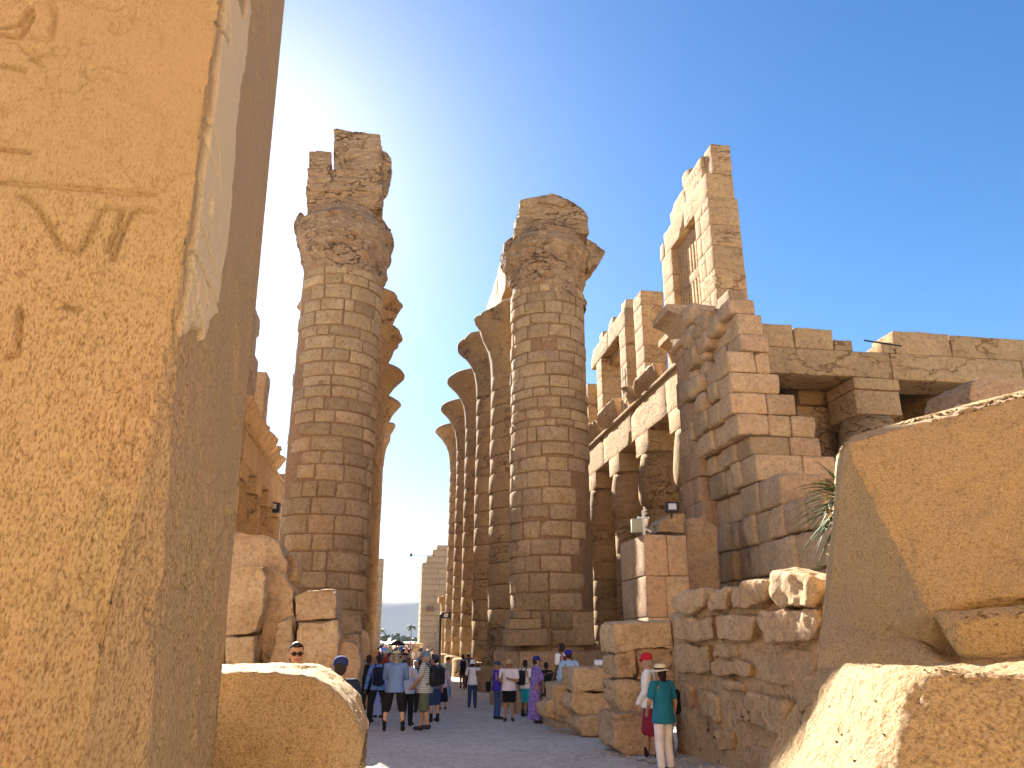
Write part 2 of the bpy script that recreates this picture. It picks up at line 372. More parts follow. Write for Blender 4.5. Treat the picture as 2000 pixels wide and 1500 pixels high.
fa, fb_ = fbm(p3*np.array([1.5, 1.5, 1.15])+77, 4), fbm(p3*np.array([6, 6, 4.])+31, 3)
dn -= (.016*np.clip((fa-.1)/.025, 0, 1)+.010*np.clip((fb_-.26)/.04, 0, 1))*np.clip(.5+ero, 0, 1.2)
q = np.stack([T1, Zz], 1)[isf]; dn[isf] -= grooves(q, fl, .017, .04)*np.clip(1.05+1.1*fbm(p3[isf]*2.2+90, 2), .25, 1.1)
q = np.stack([S1, Zz], 1)[iss]; gsd = grooves(q, sl, .018, .045)
gsd = np.maximum(gsd, .04*np.clip(1.4-np.hypot((q[:, 0]-pit[0])/.035, (q[:, 1]-pit[1])/.07), 0, 1))
lo, hi = 3.72, 6.5
e = .2*fbm(np.stack([q[:, 0]*3, q[:, 1]*1.6, q[:, 0]*0], 1), 5)
pol = (np.clip((q[:, 1]-lo+e*1.6-(q[:, 0]-S0)*.5)/.04, 0, 1)*np.clip((5.42+e-.06*(q[:, 1]-5)-q[:, 0])/.03, 0, 1)*np.clip((q[:, 0]-S0-.08+e*.5)/.05, 0, 1)*np.clip((hi+.4+e*3-q[:, 1])/.1, 0, 1))
dn[iss] = dn[iss]*(1-pol*.75)+pol*.03-gsd
# broken near corner: chamfer that widens downwards
cc = (S1-S0)+(TT-T1)                                          # distance from the near vertical edge
wch = .10+.07*fbm(np.stack([Zz*1.3, Zz*0, Zz*0], 1)+7, 3)+.55*np.clip((3.9-Zz)/2.6, 0, 1)+.25*np.exp(-((Zz-4.0)/.35)**2)*0
ch = np.clip(wch-cc, 0, 9)*np.where(isf | iss, 1, 0)*.5
N_ = np.zeros((len(S), 2)); N_[isf] = (-1, 0); N_[iss] = (0, 1)
tot = dn; S2 = S1+N_[:, 0]*tot+ch*.75; T2 = T1+N_[:, 1]*tot-ch*.75
V = S2[:, None]*A+T2[:, None]*R+Zz[:, None]*ZZ
i = np.arange(m_-1)[:, None]; j = np.arange(n)[None]; jn = (j+1) % n
F = np.stack([i*n+j, i*n+jn, (i+1)*n+jn, (i+1)*n+j], -1).reshape(-1, 4)
ob = obj('obelisk', V, F, M['granite'], org=W(cs, ct, 0))
tag(ob, 'huge weathered red granite obelisk with worn carved signs, filling the left side', 'obelisk')
pa = np.zeros(len(S), np.float32); pa[iss] = pol; at = ob.data.attributes.new('pol', 'FLOAT', 'POINT'); at.data.foreach_set('value', pa)
wr = np.clip(.36+.7*ero+.5*fbm(p3*.9+60, 3), .12, 1.1)*(1-.3*pa); at = ob.data.attributes.new('wear', 'FLOAT', 'POINT'); at.data.foreach_set('value', wr.astype(np.float32))

# ------------------------------------------------------------------ granite blocks of the foreground
def rock(name, pts, mat, label, cat='rock', **k):
    pts = [np.array(p, float) for p in pts]; c = np.mean(pts, 0); c[2] = min(p[2] for p in pts)
    V, F = hullrock(pts, **k); o = obj(name, V, F, mat, org=c); return tag(o, label, cat)
bs = [W(7.25, -3.4, 0), W(7.25, -.42, 0), W(9.6, -.30, 0), W(9.6, -3.4, 0)]
pts = []
for (s, t) in ((7.25, -3.4), (7.15, -.45), (7.35, -.15), (9.4, -.15), (9.4, -3.4)): pts += [W(s, t, -.3), W(s, t, 1.2)]
pts += [W(7.3, -3.4, 1.77), W(7.3, -.85, 1.775), W(7.3, -.6, 1.74), W(7.3, -.4, 1.64), W(7.3, -.26, 1.46), W(9.3, -3.3, 1.77), W(9.3, -.7, 1.77), W(9.3, -.3, 1.5)]
rock('granite_block', pts, M['granite2'], 'orange granite block with rounded right shoulder, beside the foot of the tall obelisk', 'granite block', bevel=.1, seg=4, L=.035, amp=.03, freq=3., oct=5, soft=10, fine=.008, flake=.012)
# right: the lower block with the sunlit patch
def PY(*a): return [P(x, y, d) for x, y, d in a]
p = PY((1800, 1302, 2.9), (1740, 1302, 3.05), (1680, 1302, 3.5), (1630, 1303, 4.2), (1596, 1304, 5.2), (2900, 1302, 2.5), (2500, 1302, 5.4), (1690, 1640, 2.75), (1610, 1640, 2.95), (1560, 1600, 3.5), (1520, 1530, 4.4), (1490, 1500, 5.2), (2900, 1900, 2.5), (2600, 1500, 5.2), (1620, 1400, 3.75), (1560, 1400, 5.0))
LOWR = rock('granite_block', p, M['granite2'], 'rough orange granite block with a sunlit patch, in front at lower right', 'granite block', bevel=.06, seg=3, L=.02, amp=.03, freq=3., oct=5, soft=3, fine=.018)
# right: the tilted upper slab
p = PY((1655, 852, 8.3), (1645, 868, 8.0), (1634, 890, 10.6), (1631, 935, 10.8), (1636, 1040, 10.4), (1612, 1180, 9.8), (1602, 1290, 9.4), (2130, 735, 7.9), (2600, 610, 7.9), (1815, 1194, 7.15), (2060, 1148, 7.0), (2600, 1040, 6.9),
       (1872, 1245, 7.4), (1830, 1285, 7.6), (1720, 850, 8.6), (1800, 832, 8.7), (1900, 800, 8.7))
p += PY((1760, 840, 11.6), (1720, 1050, 11.6), (2600, 600, 10.8), (1720, 1300, 11.0), (2600, 1240, 10.6), (2600, 1230, 7.6))
rock('granite_slab', p, M['granite2'], 'big smooth tilted orange granite slab leaning over the right side', 'granite block', bevel=.035, seg=2, L=.05, amp=.024, freq=1.8, oct=5, soft=2, flake=.02, fine=.004)
# its rough broken foot and the ledge under it
p = PY((1638, 1092, 9.9), (1622, 1098, 9.7), (1612, 1170, 9.3), (1597, 1260, 8.8), (1590, 1420, 8.4), (1690, 1150, 8.75), (1780, 1262, 7.6), (1850, 1300, 7.15), (1850, 1420, 7.0)) + PY((1680, 1110, 11), (1660, 1420, 11), (1900, 1310, 9.5), (1900, 1420, 9.5))
rock('granite_footing', p, M['granite2'], 'rough broken granite footing under the left edge of the tilted slab', 'granite block', bevel=.08, seg=3, L=.05, amp=.05, freq=3.5, oct=5, soft=2)
p = PY((1868, 1212, 6.9), (1874, 1282, 6.95), (1960, 1286, 6.9), (2300, 1165, 6.5), (2300, 1225, 6.5), (1815, 1192, 7.1)) + PY((1880, 1215, 8.2), (1880, 1285, 8.2), (2400, 1185, 8.2), (2400, 1265, 8.2))
rock('granite_ledge', p, M['granite2'], 'narrow orange granite ledge wedged below the tilted slab', 'granite block', bevel=.04, seg=2, L=.05, amp=.03, freq=4., oct=4)

# ------------------------------------------------------------------ great columns
def course_levels(pys, Y): return [float(P(1000, y, Y)[2]) for y in pys]
def great_column(s, t, r, levels, holes, label, r_top=None, seed=1, bare=()):
    rs = random.Random(seed); C = W(s, t, 0); zb = levels[-1]; r_top = r_top or r
    root = empty('great_column', (C[0], C[1], -.5), label, 'column', 'giant columns of the central aisle')
    phc = math.atan2(-C[1], -C[0])
    zt = levels[0]
    rad = lambda z: r+(r_top-r)*np.clip((z-zb)/(zt-zb), 0, 1)
    prof = dense([(rad(zz)-.035, zz) for zz in np.linspace(-.5, zt+.3, 30)], .25)
    def fn(rr, zz, ph):
        q = np.stack([np.cos(ph)*2, np.sin(ph)*2, zz*.8], -1).reshape(-1, 3)
        return rr+.02*fbm(q, 4).reshape(rr.shape), zz
    V, F = lathe(prof, C, 120, fn=fn)
    obj('shaft', V, F, M['mortar2' if bare else 'mortar'], root)
    back = []
    for k in range(len(levels)-1):
        z1, z0 = levels[k], levels[k+1]; R_ = float(rad((z0+z1)/2)); ph = rs.uniform(0, .5); end = ph+2*math.pi
        wmul = 1+.25*k/len(levels)
        while ph < end-.02:
            wd = rs.uniform(.7, 1.4)*wmul/R_
            if rs.random() < .12: wd *= .5
            if end-ph-wd < .3: wd = end-ph
            a = ph+wd/2; da = (a-phc+math.pi) % (2*math.pi)-math.pi
            ph += wd
            hid = False
            for (pa0, pa1, pz0, pz1) in holes:
                if pa0 < da < pa1 and pz0 < (z0+z1)/2 < pz1: hid = True
            if hid: continue
            front = abs(da) < 1.9
            dep = .3; out = rs.uniform(-.005, .07)
            if rs.random() < .12: out -= .03
            zz0, zz1 = z0, z1
            if rs.random() < .1 and front: zz0 += rs.uniform(.05, .14)
            p, F = block((wd*R_-.055, zz1-zz0-.055, dep), .04, .03, 3.2, n=(6, 5, 3) if front else (3, 3, 3), cuts=rs.choice((0, 1, 2)) if front else 0, cutd=.9, rs=rs)
            pa = a+p[:, 0]/R_; rr = R_-dep/2+out+p[:, 2]
            V = np.stack([C[0]+rr*np.cos(pa), C[1]+rr*np.sin(pa), (zz0+zz1)/2+p[:, 1]+.012*rs.uniform(-1, 1)], 1)
            if front: obj('stone', V, F, M['masonry'], root)
            else: back.append((V, F))
    V, F = join(back); tag(obj('rear_masonry', V, F, M['masonry'], root), kind='stuff')
    return root, C
M['mortar2'] = M['mortar']
KY_L = W(32.7, -2.75, 0)[1]; KY_R = W(33.1, 6.85, 0)[1]
lv = course_levels([522, 537, 557, 585, 608, 637, 657, 683, 708, 735, 755, 777, 802, 827, 853, 882, 907, 940, 972, 1005, 1043, 1077, 1117, 1150, 1190, 1232], KY_L-1.6)+[-.3]
colL, CL = great_column(32.7, -2.75, 1.79, lv, [(-1.9, -1.02, -1, 18), (-.62, .1, 2.9, 3.75), (-.9, -.65, 4.0, 6.2), (-1.02, -.85, 5.5, 9)], 'giant left column rebuilt in small stones with a tall broken block on top', seed=4)
lv = course_levels([553, 570, 588, 612, 633, 660, 685, 708, 733, 757, 775, 797, 818, 833, 863, 892, 920, 952, 985, 1017, 1052, 1085, 1118, 1157, 1193, 1230, 1263], KY_R-1.6)+[-.3]
colR, CR = great_column(33.1, 6.85, 1.80, lv, [(.95, 1.9, -1, 9.3), (.55, 1.0, 6.6, 8.6), (.75, 1.3, 2.0, 6)], 'giant right column rebuilt in small stones with a worn rounded capital', r_top=1.70, seed=11)
for root, C in ((colL, CL), (colR, CR)):       # smooth original masonry where no small stones sit
    phc = math.atan2(-C[1], -C[0])

def worn(seed, amp, kz=2.2):
    def fn(rr, zz, ph):
        q = np.stack([np.cos(ph)*1.6, np.sin(ph)*1.6, zz*.5], -1).reshape(-1, 3)+seed*5.1
        st_ = np.stack([np.cos(ph)*1.1, np.sin(ph)*1.1, zz*kz], -1).reshape(-1, 3)+seed
        a = fbm(q, 4).reshape(rr.shape); b = fbm(st_, 3).reshape(rr.shape)
        led = np.floor(b*3+ .5*a)/3
        fac = np.floor(fbm(q*1.7+9, 2).reshape(rr.shape)*4)/4-1.6*np.clip(.05-np.abs(fbm(st_*.9+33, 3).reshape(rr.shape)), 0, .05)/.05
        fin = fbm(q*5+2, 4).reshape(rr.shape)
        r2 = rr+amp*a+amp*.75*led+amp*.6*fac+.045*fin
        return np.where(rr > .01, np.maximum(r2, .0), rr), zz+.12*amp*a
    return fn
def capital(root, C, prof_px, seed, amp, Y):
    # prof_px: (half width in px at that row, py)
    pr = []
    for hw, py in prof_px:
        c = P(1000, py, Y); zc = (C[1]*CT+(c[2]-CAMZ)*ST); pr.append((hw/1500*zc, float(c[2])))
    pr = pr[::-1]; zt = pr[-1][1]; pr.append((.01, zt+.02))
    V, F = lathe(dense(pr, .05), C, 280, fn=worn(seed, amp)); return obj('capital', V, F, M['plaster'], root), zt
capital(colL, CL, [(72, 400), (76, 412), (88, 425), (92, 440), (92, 455), (88, 475), (83, 500), (79, 525), (75, 545)], 2, .17, KY_L-1.5)
capital(colR, CR, [(62, 432), (72, 445), (80, 465), (84, 480), (83, 495), (76, 515), (70, 535), (68, 556), (68, 575)], 5, .2, KY_R-1.5)
def chunk(root, name, px, Yn, dep, mat=None, k=None, **kw):
    if mat is None: kw.setdefault('ledge', .09)
    """a block of stone whose outline faces the viewer; it runs dep metres along the axis"""
    pts = []
    for x, y in px:
        p = P(x, y, Yn); pts += [p, p+A*dep*.97]
    kw.setdefault('bevel', .05); kw.setdefault('L', .1); kw.setdefault('amp', .08); kw.setdefault('freq', 1.6)
    V, F = hullrock(pts, **kw); return obj(name, V, F, mat or M['plaster'], root)
YL = KY_L-1.2
chunk(colL, 'top_block', [(652, 250), (742, 262), (746, 290), (745, 345), (650, 335)], YL, 2.6, seed=1)
chunk(colL, 'top_block', [(603, 292), (646, 297), (645, 335), (603, 330)], YL, 2.2, seed=2)
chunk(colL, 'top_block', [(601, 329), (742, 330), (748, 350), (745, 372), (598, 372)], YL-.1, 2.6, seed=3, amp=.07)
chunk(colL, 'top_block', [(597, 370), (744, 368), (741, 385), (745, 408), (599, 410)], YL, 2.6, seed=4, amp=.1)
chunk(colL, 'broken_knob', [(746, 292), (758, 300), (765, 325), (758, 345), (746, 362), (742, 330)], YL+.3, 1.6, seed=5, amp=.1, L=.12)
chunk(colL, 'broken_lip', [(585, 410), (576, 425), (573, 445), (583, 462), (594, 440), (594, 415)], YL+.8, 1.3, seed=8, amp=.1, L=.12)
chunk(colL, 'broken_lip', [(742, 418), (758, 440), (766, 462), (757, 478), (742, 470)], YL+.6, 1.6, seed=9, amp=.12, L=.12)
YR = KY_R-1.2
chunk(colR, 'top_block', [(1017, 392), (1060, 383), (1105, 384), (1112, 398), (1140, 405), (1149, 425), (1146, 440), (1012, 445)], YR, 2.6, seed=11, amp=.13, freq=1.2)
chunk(colR, 'top_block', [(1012, 425), (1146, 428), (1152, 455), (1004, 462)], YR-.1, 2.6, seed=12, amp=.1)
chunk(colR, 'top_stone', [(1052, 392), (1075, 378), (1100, 380), (1112, 395), (1098, 402)], YR-.2, 1.5, seed=13, amp=.08)
chunk(colR, 'broken_lip', [(1145, 465), (1165, 475), (1182, 490), (1176, 505), (1160, 522), (1148, 526), (1142, 490)], YR+.7, 1.8, seed=14, amp=.1, L=.12)
chunk(colR, 'broken_lip', [(1010, 455), (985, 474), (984, 495), (1000, 518), (1015, 505)], YR+.6, 1.6, seed=15, amp=.1, L=.12)
chunk(colR, 'broken_lip', [(1137, 575), (1146, 590), (1147, 605), (1137, 602)], YR+1.5, 1.0, seed=16, amp=.04, L=.12)
# patch of low masonry at the right column's foot, and the round plinth
Yp = KY_R-1.9
for q in ([(1003, 1195), (1037, 1193), (1038, 1208), (1003, 1207)], [(1038, 1195), (1058, 1196), (1057, 1209), (1039, 1208)], [(995, 1210), (1057, 1208), (1058, 1228), (993, 1230)], [(990, 1230), (1068, 1228), (1073, 1260), (988, 1262)], [(1075, 1192), (1117, 1192), (1117, 1228), (1076, 1228)], [(1118, 1195), (1160, 1195), (1162, 1260), (1119, 1261)], [(1076, 1230), (1116, 1229), (1117, 1261), (1078, 1262)]):
    chunk(colR, 'foot_stone', q, Yp+(.25 if q[0][0] > 1070 else -.25), 1.0, M['masonry'], L=.2, amp=.03, bevel=.04, seed=q[0][0])
def plinth(C, root, r, z0, z1, cnt, seed):
    rs = random.Random(seed); ph = rs.uniform(0, 1)
    for k in range(cnt):
        wd = 2*math.pi/cnt; p, F = block((wd*r-.03, z1-z0-.02, 1.2), .06, .035, 1.8, n=(8, 5, 4), cuts=1, cutd=.92, rs=rs)
        pa = ph+p[:, 0]/r; rr = r-.6+p[:, 2]+rs.uniform(-.02, .02)
        obj('plinth_stone', np.stack([C[0]+rr*np.cos(pa), C[1]+rr*np.sin(pa), (z0+z1)/2+p[:, 1]], 1), F, M['wall'], root); ph += wd
plinth(CR, colR, 2.45, .3, 1.55, 9, 3); plinth(CR, colR, 2.6, -.7, .3, 10, 4)
plinth(CL, colL, 2.45, -.7, 1.2, 9, 5)

# rows of intact giants behind
def bell(seed, wear):
    def fn(rr, zz, ph):
        q = np.stack([np.cos(ph)*1.3, np.sin(ph)*1.3, zz*.35], -1).reshape(-1, 3)+seed*3.3
        a = fbm(q, 4).reshape(rr.shape); lip = np.clip((rr-2.2)/.9, 0, 1)
        cut = np.clip((a*.5+.5)*wear*2-.55*wear, 0, 3)
        return np.where(rr > .1, rr-lip*cut*1.4+.04*a, rr), zz+.05*a*lip
    return fn
def far_column(s, t, side, label, wear, seed, top=21.0, abacus=True):
    near_ = 'just behind' in label; top = 19.7 if near_ else top; abacus = not near_
    C = W(s, t, 0); rs = random.Random(seed*7+1)
    root = empty('great_column', (C[0], C[1], -.5), label, 'column', 'giant columns of the central aisle')
    z = -.5; V, F = lathe([(2.3, -.6), (2.3, .6), (2.2, .7), (1.6, .72)], C, 64); obj('plinth', V, F, M['drum'], root)
    z = .7
    while z < 16.9:
        h = rs.uniform(.85, 1.2); z1 = min(z+h, 17.2); rr = 1.8-.12*z/17
        o_ = rs.uniform(-.02, .02)
        def fn(r_, z_, ph, s_=seed+z):
            q = np.stack([np.cos(ph)*2, np.sin(ph)*2, z_], -1).reshape(-1, 3)+s_
            return r_+.035*fbm(q, 3).reshape(r_.shape)*(r_ > .3), z_
        V, F = lathe([(rr-.3, z+.01), (rr-.02+o_, z+.015), (rr+o_, z+.05), (rr+o_, (z+z1)/2), (rr+o_, z1-.05), (rr-.02+o_, z1-.015), (rr-.3, z1-.01)], C, 48, fn=fn)
        obj('drum', V, F, M['drum'], root); z = z1
    zt = top; pr = [(1.64, 17.0), (1.72, 17.2), (1.74, 17.6), (1.78, 18.2), (1.9, 18.9), (2.15, 19.5), (2.55, 20.1), (2.95, 20.5), (3.2, 20.75), (3.22, 20.9), (3.12, 21.05), (1.2, 21.08)]
    pr = [(r_, zz+(top-21)) for r_, zz in pr]
    V, F = lathe(dense(pr, .14), C, 96, fn=bell(seed, wear)); obj('capital', V, F, M['drum'], root)
    if abacus:
        p, F = block((2.5, 2.5, .75), .05, .03, 1.5); obj('abacus', frame(p, W(s, t, top+.08+.36), A, R, ZZ), F[:, ::-1], M['temple'], root)
    return root
rk = ['just behind the near right column, its lip half broken', 'third in the right row, with a ragged flared capital', 'fourth in the right row, with a wide round capital', 'fifth in the right row, with a flat disc capital', 'last in the right row before the gate']
lk = ['just behind the near left column, a lip of capital showing', 'third in the left row, with a jagged capital tip', 'fourth in the left row, with a thin pointed capital rim', 'fifth in the left row, with a sharp capital rim', 'last in the left row before the gate']
for k in range(1, 6):
    far_column(33.1+7.7*k, 6.85, 1, 'giant sandstone column '+rk[k-1], (.9, .55, .12, .05, .05)[k-1], k)
    far_column(32.7+7.7*k, -2.75, -1, 'giant sandstone column '+lk[k-1], (1.1, .7, .2, .5, 1.2)[k-1], k+20)
# beams still lying on the right row
def wallthing(name, label, cat, s, t, group=None): p = W(s, t, 0); return empty(name, (p[0], p[1], 0), label, cat, group)
beam = wallthing('architrave', 'sunlit stone beam lying on the second and third right giant columns', 'stone beam', 44, 6.8)
SEEDR.seed(5)
for a, b, zt_ in ((41.2, 44.8, 24.9), (44.8, 48.6, 24.7), (48.6, 52.4, 24.9), (52.4, 56.4, 24.5)):
    stone('beam_stone', beam, M['temple'], a, b, 6.0, 7.7, 21.85, 23.4, rnd=.05, amp=.05, gap=.03); stone('beam_stone', beam, M['temple'], a+.3, b+.25, 6.02, 7.6, 23.42, zt_, rnd=.05, amp=.06, gap=.03, cuts=1, cutd=.93)
stone('beam_stone', beam, M['temple'], 42.3, 44.0, 6.2, 7.5, 24.9, 25.4, rnd=.08, amp=.05)
b2 = wallthing('architrave', 'short leftover beam on the fourth right giant column', 'stone beam', 56, 6.8)
stone('beam_stone', b2, M['temple'], 57.0, 62.5, 6.1, 7.6, 21.85, 23.6, rnd=.06, amp=.04)
# ------------------------------------------------------------------ right: stepped ruin of the hall's end wall
rw = wallthing('ruined_wall', 'tall stepped ruin of shaded brown sandstone blocks right of the path, climbing to a point', 'ruined wall', 26, 12.5)
YC = W(24, 11.5, 0)[1]
pys = [549, 578, 607, 650, 683, 725, 765, 806, 848, 887, 940, 1000, 1060, 1125, 1190, 1250]
zl = course_levels(pys, YC)
cor = [1436, 1426, 1443, 1446, 1422, 1428, 1428, 1440, 1466, 1472, 1492, 1486, 1490, 1492, 1495]
rgt = [1468, 1478, 1492, 1500, 1505, 1523, 1553, 1594, 1602, 1630, 1640, 1650, 1660, 1670, 1680]
rs = random.Random(21)
for k in range(len(cor)):
    z1, z0 = zl[k], zl[k+1]; ym = (pys[k]+pys[k+1])/2
    tc = st(on_s(cor[k], ym, 24))[1]; tr = st(on_s(rgt[k], ym, 24))[1]; so = 24+(.5, .15, .1, 0, 0, 0, 0, 0, 0, -.15, 0, 0, 0, 0, 0)[k]
    t = tc
    while t < tr-.02:                                   # front face
        wd = rs.uniform(.8, 1.9)
        if tr-t-wd < .5: wd = tr-t
        stone('stone', rw, M['wall'], so+rs.uniform(-.05, .05), so+1.1, t, t+wd, z0, z1, rnd=.06, amp=.035, freq=2.2, gap=.02, cuts=2, cutd=.93, fine=.22, tilt=.008); t += wd
    # left-facing side: two different bonds, newer rough stones near the corner and old dressed ones beyond
    s = so+1.1; se = 28.1+rs.uniform(-.3, .3)
    first = True
    if k >= 1:
        while s < se-.05:
            wd = rs.uniform(.6, 1.35)
            if se-s-wd < .4: wd = se-s
            off = rs.uniform(-.12, .1) if k > 5 else rs.uniform(-.3, .18)
            dz = 0 if k > 5 else rs.uniform(-.12, .12)
            stone('stone', rw, M['wall'], s, s+wd, tc+off, tc+1.1, z0+dz, z1+dz, rnd=.09 if k > 5 else .16, amp=.045 if k > 5 else .09, freq=1.8, gap=.03, cuts=2, cutd=.93, fine=.22, tilt=.012 if k > 5 else .08); s += wd
    V, F = block((29.2-so-.6, max(.4, tr-tc-.5), z1-z0), .02, .02, n=(4, 4, 3))
    tag(obj('wall_core', frame(V, W((so+.6+29.2)/2, (tc+tr)/2+.1, (z0+z1)/2), A, R, ZZ), F[:, ::-1], M['mortar'], rw), kind='stuff')
# the same wall runs on towards the viewer as a lower, stepped stump
for k, (z0, z1, sa) in enumerate(((-.5, .7, 17.6), (.7, 1.75, 17.6), (1.75, 2.8, 17.7), (2.8, 3.85, 17.8), (3.85, 4.85, 18.2), (4.85, 5.8, 19.0), (5.8, 6.75, 21.2))):
    s = sa
    while s < 23.9:
        wd = rs.uniform(.8, 1.5)
        if 23.95-s-wd < .5: wd = 23.95-s
        stone('stone', rw, M['wall'], s, s+wd, 11.4+rs.uniform(-.1, .1), 12.9, z0+rs.uniform(-.04, .04), z1, rnd=.08, amp=.05, freq=1.9, gap=.03, cuts=2, cutd=.93, fine=.2, tilt=.02); s += wd
    V, F = block((23.9-sa-.5, 2.6, z1-z0), .03, .03, n=(4, 4, 3)); tag(obj('wall_core', frame(V, W((23.9+sa+.5)/2, 13.2, (z0+z1)/2-.02), A, R, ZZ), F[:, ::-1], M['mortar'], rw), kind='stuff')
# old dressed face at the far end, taller, with its cornice
z = -.5; k = 0
while z < 13.6:
    h = rs.uniform(.95, 1.15); z1 = min(z+h, 13.7); s = 28.0+(.15 if k % 2 else -.1)
    for wd in (.75, .95) if k % 2 else (1.0, .75):
        stone('dressed_stone', rw, M['temple2'] if 'temple2' in M else M['wall'], s, s+wd, 11.72+rs.uniform(-.015, .015), 13.0, z, z1, rnd=.025, amp=.02, gap=.012); s += wd
    z = z1; k += 1
for i_, (s, z0, z1, dt) in enumerate(((27.0, 12.3, 13.2, 0), (27.0, 13.2, 14.1, .05), (26.0, 12.6, 13.4, .1), (26.9, 14.1, 14.9, -.05), (26.0, 13.4, 14.2, .15), (25.1, 12.9, 13.6, .2))):
    stone('stone', rw, M['wall'], s, s+1.05, 11.45+dt, 12.8, z0, z1, rnd=.15, amp=.1, freq=1.6, cuts=3, cutd=.9, fine=.2, tilt=.1)
# torus moulding and hollow cornice block
def sweep(root, name, prof, s0, s1, mat, sgn=1, amp=.03, step=.25, seed=0, jag=0):
    """profile of (t outward, z) points run along the axis"""
    prof = np.array(prof, float); m_ = len(prof); S_ = np.linspace(s0, s1, max(3, int((s1-s0)/step))); V = []
    for q in S_:
        pts = np.stack([np.full(m_, q), prof[:, 0], prof[:, 1]], 1); o_ = fbm(pts*2+seed, 3)*amp
        ex = 1.
        V.append(pts[:, :1]*A+(pts[:, 1:2]+o_[:, None])*R+(pts[:, 2:3]+o_[:, None])*ZZ)
    n_ = len(S_); V = np.concatenate(V)
    F = [(a*m_+b, a*m_+(b+1) % m_, (a+1)*m_+(b+1) % m_, (a+1)*m_+b) for a in range(n_-1) for b in range(m_)]
    c0, c1 = len(V), len(V)+1; V = np.vstack([V, V[:m_].mean(0), V[-m_:].mean(0)])
    F += [(c0, b, (b+1) % m_, c0) for b in range(0)]
    bm_F = F
    me_V = V; o_ = ORG[root]
    me = bpy.data.meshes.new(name)
    faces = [tuple(int(x) for x in f) for f in F]+[(c0, (b+1) % m_, b) for b in range(m_)]+[(c1, (n_-1)*m_+b, (n_-1)*m_+(b+1) % m_) for b in range(m_)]
    me.from_pydata([tuple(v) for v in (V-o_)], [], faces); me.materials.append(mat)
    bmx = bmesh.new(); bmx.from_mesh(me); bmesh.ops.recalc_face_normals(bmx, faces=bmx.faces); bmx.to_mesh(me); bmx.free()
    return link(name, me, root)
def cavetto(tf, sgn, z0, h=1.35, out=.75, back=1.2):
    p = []
    for i in range(9):
        a = i/8*math.pi/2; p.append((tf-sgn*out*(1-math.cos(a)), z0+(h-.3)*math.sin(a)))
    p += [(tf-sgn*(out+.02), z0+h), (tf+sgn*back, z0+h), (tf+sgn*back, z0)]
    return p
def torus(tf, sgn, z0, r=.14): return [(tf-sgn*(r*math.sin(a)), z0+r-r*math.cos(a)) for a in np.linspace(0, math.pi, 7)]+[(tf+sgn*.2, z0+2*r), (tf+sgn*.2, z0)]
sweep(rw, 'cornice', cavetto(11.7, 1, 13.72+.3, 1.25, .8), 28.0, 29.9, M['wall'], amp=.05, seed=3)
sweep(rw, 'torus_moulding', torus(11.7, 1, 13.7, .15), 28.0, 29.9, M['wall'], amp=.04, seed=4)

# ------------------------------------------------------------------ side halls: bud columns, beams, clerestory (right = +1, left = -1)
def bud_column(s, t, label, seed, n=40, group='bud columns of the side halls'):
    C = W(s, t, 0); root = empty('bud_column', (C[0], C[1], -.5), label, 'column', group); rs_ = random.Random(seed)
    V, F = lathe([(1.5, -.6), (1.5, -.1), (1.2, -.08), (.3, -.06)], C, n); obj('base', V, F, M['drum'], root)
    zs = [-.1]
    while zs[-1] < 8.3: zs.append(min(8.4, zs[-1]+rs_.uniform(.9, 1.2)))
    def fn(r_, z_, ph):
        q = np.stack([np.cos(ph)*2, np.sin(ph)*2, z_], -1).reshape(-1, 3)+seed*9.
        return r_+.03*fbm(q, 3).reshape(r_.shape)*(r_ > .3), z_
    for a, b in zip(zs[:-1], zs[1:]):
        rr = 1.3-.12*(a/8.4)
        V, F = lathe([(rr-.25, a+.01), (rr-.02, a+.01), (rr, a+.04), (rr, (a+b)/2), (rr, b-.04), (rr-.02, b-.01), (rr-.25, b-.01)], C, n, fn=fn); obj('drum', V, F, M['drum'], root)
    V, F = lathe([(1.2, 8.4), (1.22, 8.45), (1.22, 8.55), (1.2, 8.6), (1.22, 8.65), (1.22, 8.75), (1.2, 8.8), (1.22, 8.85), (1.22, 8.95), (1.19, 9.0)], C, n); obj('neck_rings', V, F, M['drum'], root)
    V, F = lathe(dense([(1.19, 9.0), (1.34, 9.15), (1.42, 9.5), (1.42, 10.0), (1.32, 11.0), (1.18, 11.88), (.3, 11.9)], .25), C, n, fn=fn); obj('bud_capital', V, F, M['drum'], root)
    p, F = block((2.3, 2.3, 1.16), .04, .02, 1.5, n=(4, 4, 3)); obj('abacus', frame(p, W(s, t, 12.49), A, R, ZZ), F[:, ::-1], M['temple'], root)
def beams(root, name, s0, s1, t0, t1, z0, z1, mat='temple', L=5.6, along='s', **k):
    a, e = (s0, s1) if along == 's' else (t0, t1)
    while a < e-.1:
        b = min(e, a+L*SEEDR.uniform(.9, 1.1))
        if e-b < 1: b = e
        kk = dict(rnd=.04, amp=.05, gap=.02, fine=.3, freq=2.4, cuts=2, cutd=.97); kk.update(k)
        if along == 's': stone(name, root, M[mat], a, b, t0, t1, z0, z1, **kk)
        else: stone(name, root, M[mat], s0, s1, a, b, z0, z1, **kk)
        a = b
MID = 2.05
SEEDR.seed(17)
ordn = ['nearest', 'second', 'third', 'fourth', 'fifth', 'sixth', 'seventh']
for k, s in enumerate((35.4, 41, 46.7, 52.4, 58.1, 63.8)):
    bud_column(s, 15.0, ordn[k]+' shaded column under the sunlit beam right of the central aisle', k+1)
for k, s in enumerate((35.4, 41, 46.7, 52.4)):
    bud_column(s, 20.9, ordn[k]+' dark column of the second row deep in the right hall', k+31, n=28)
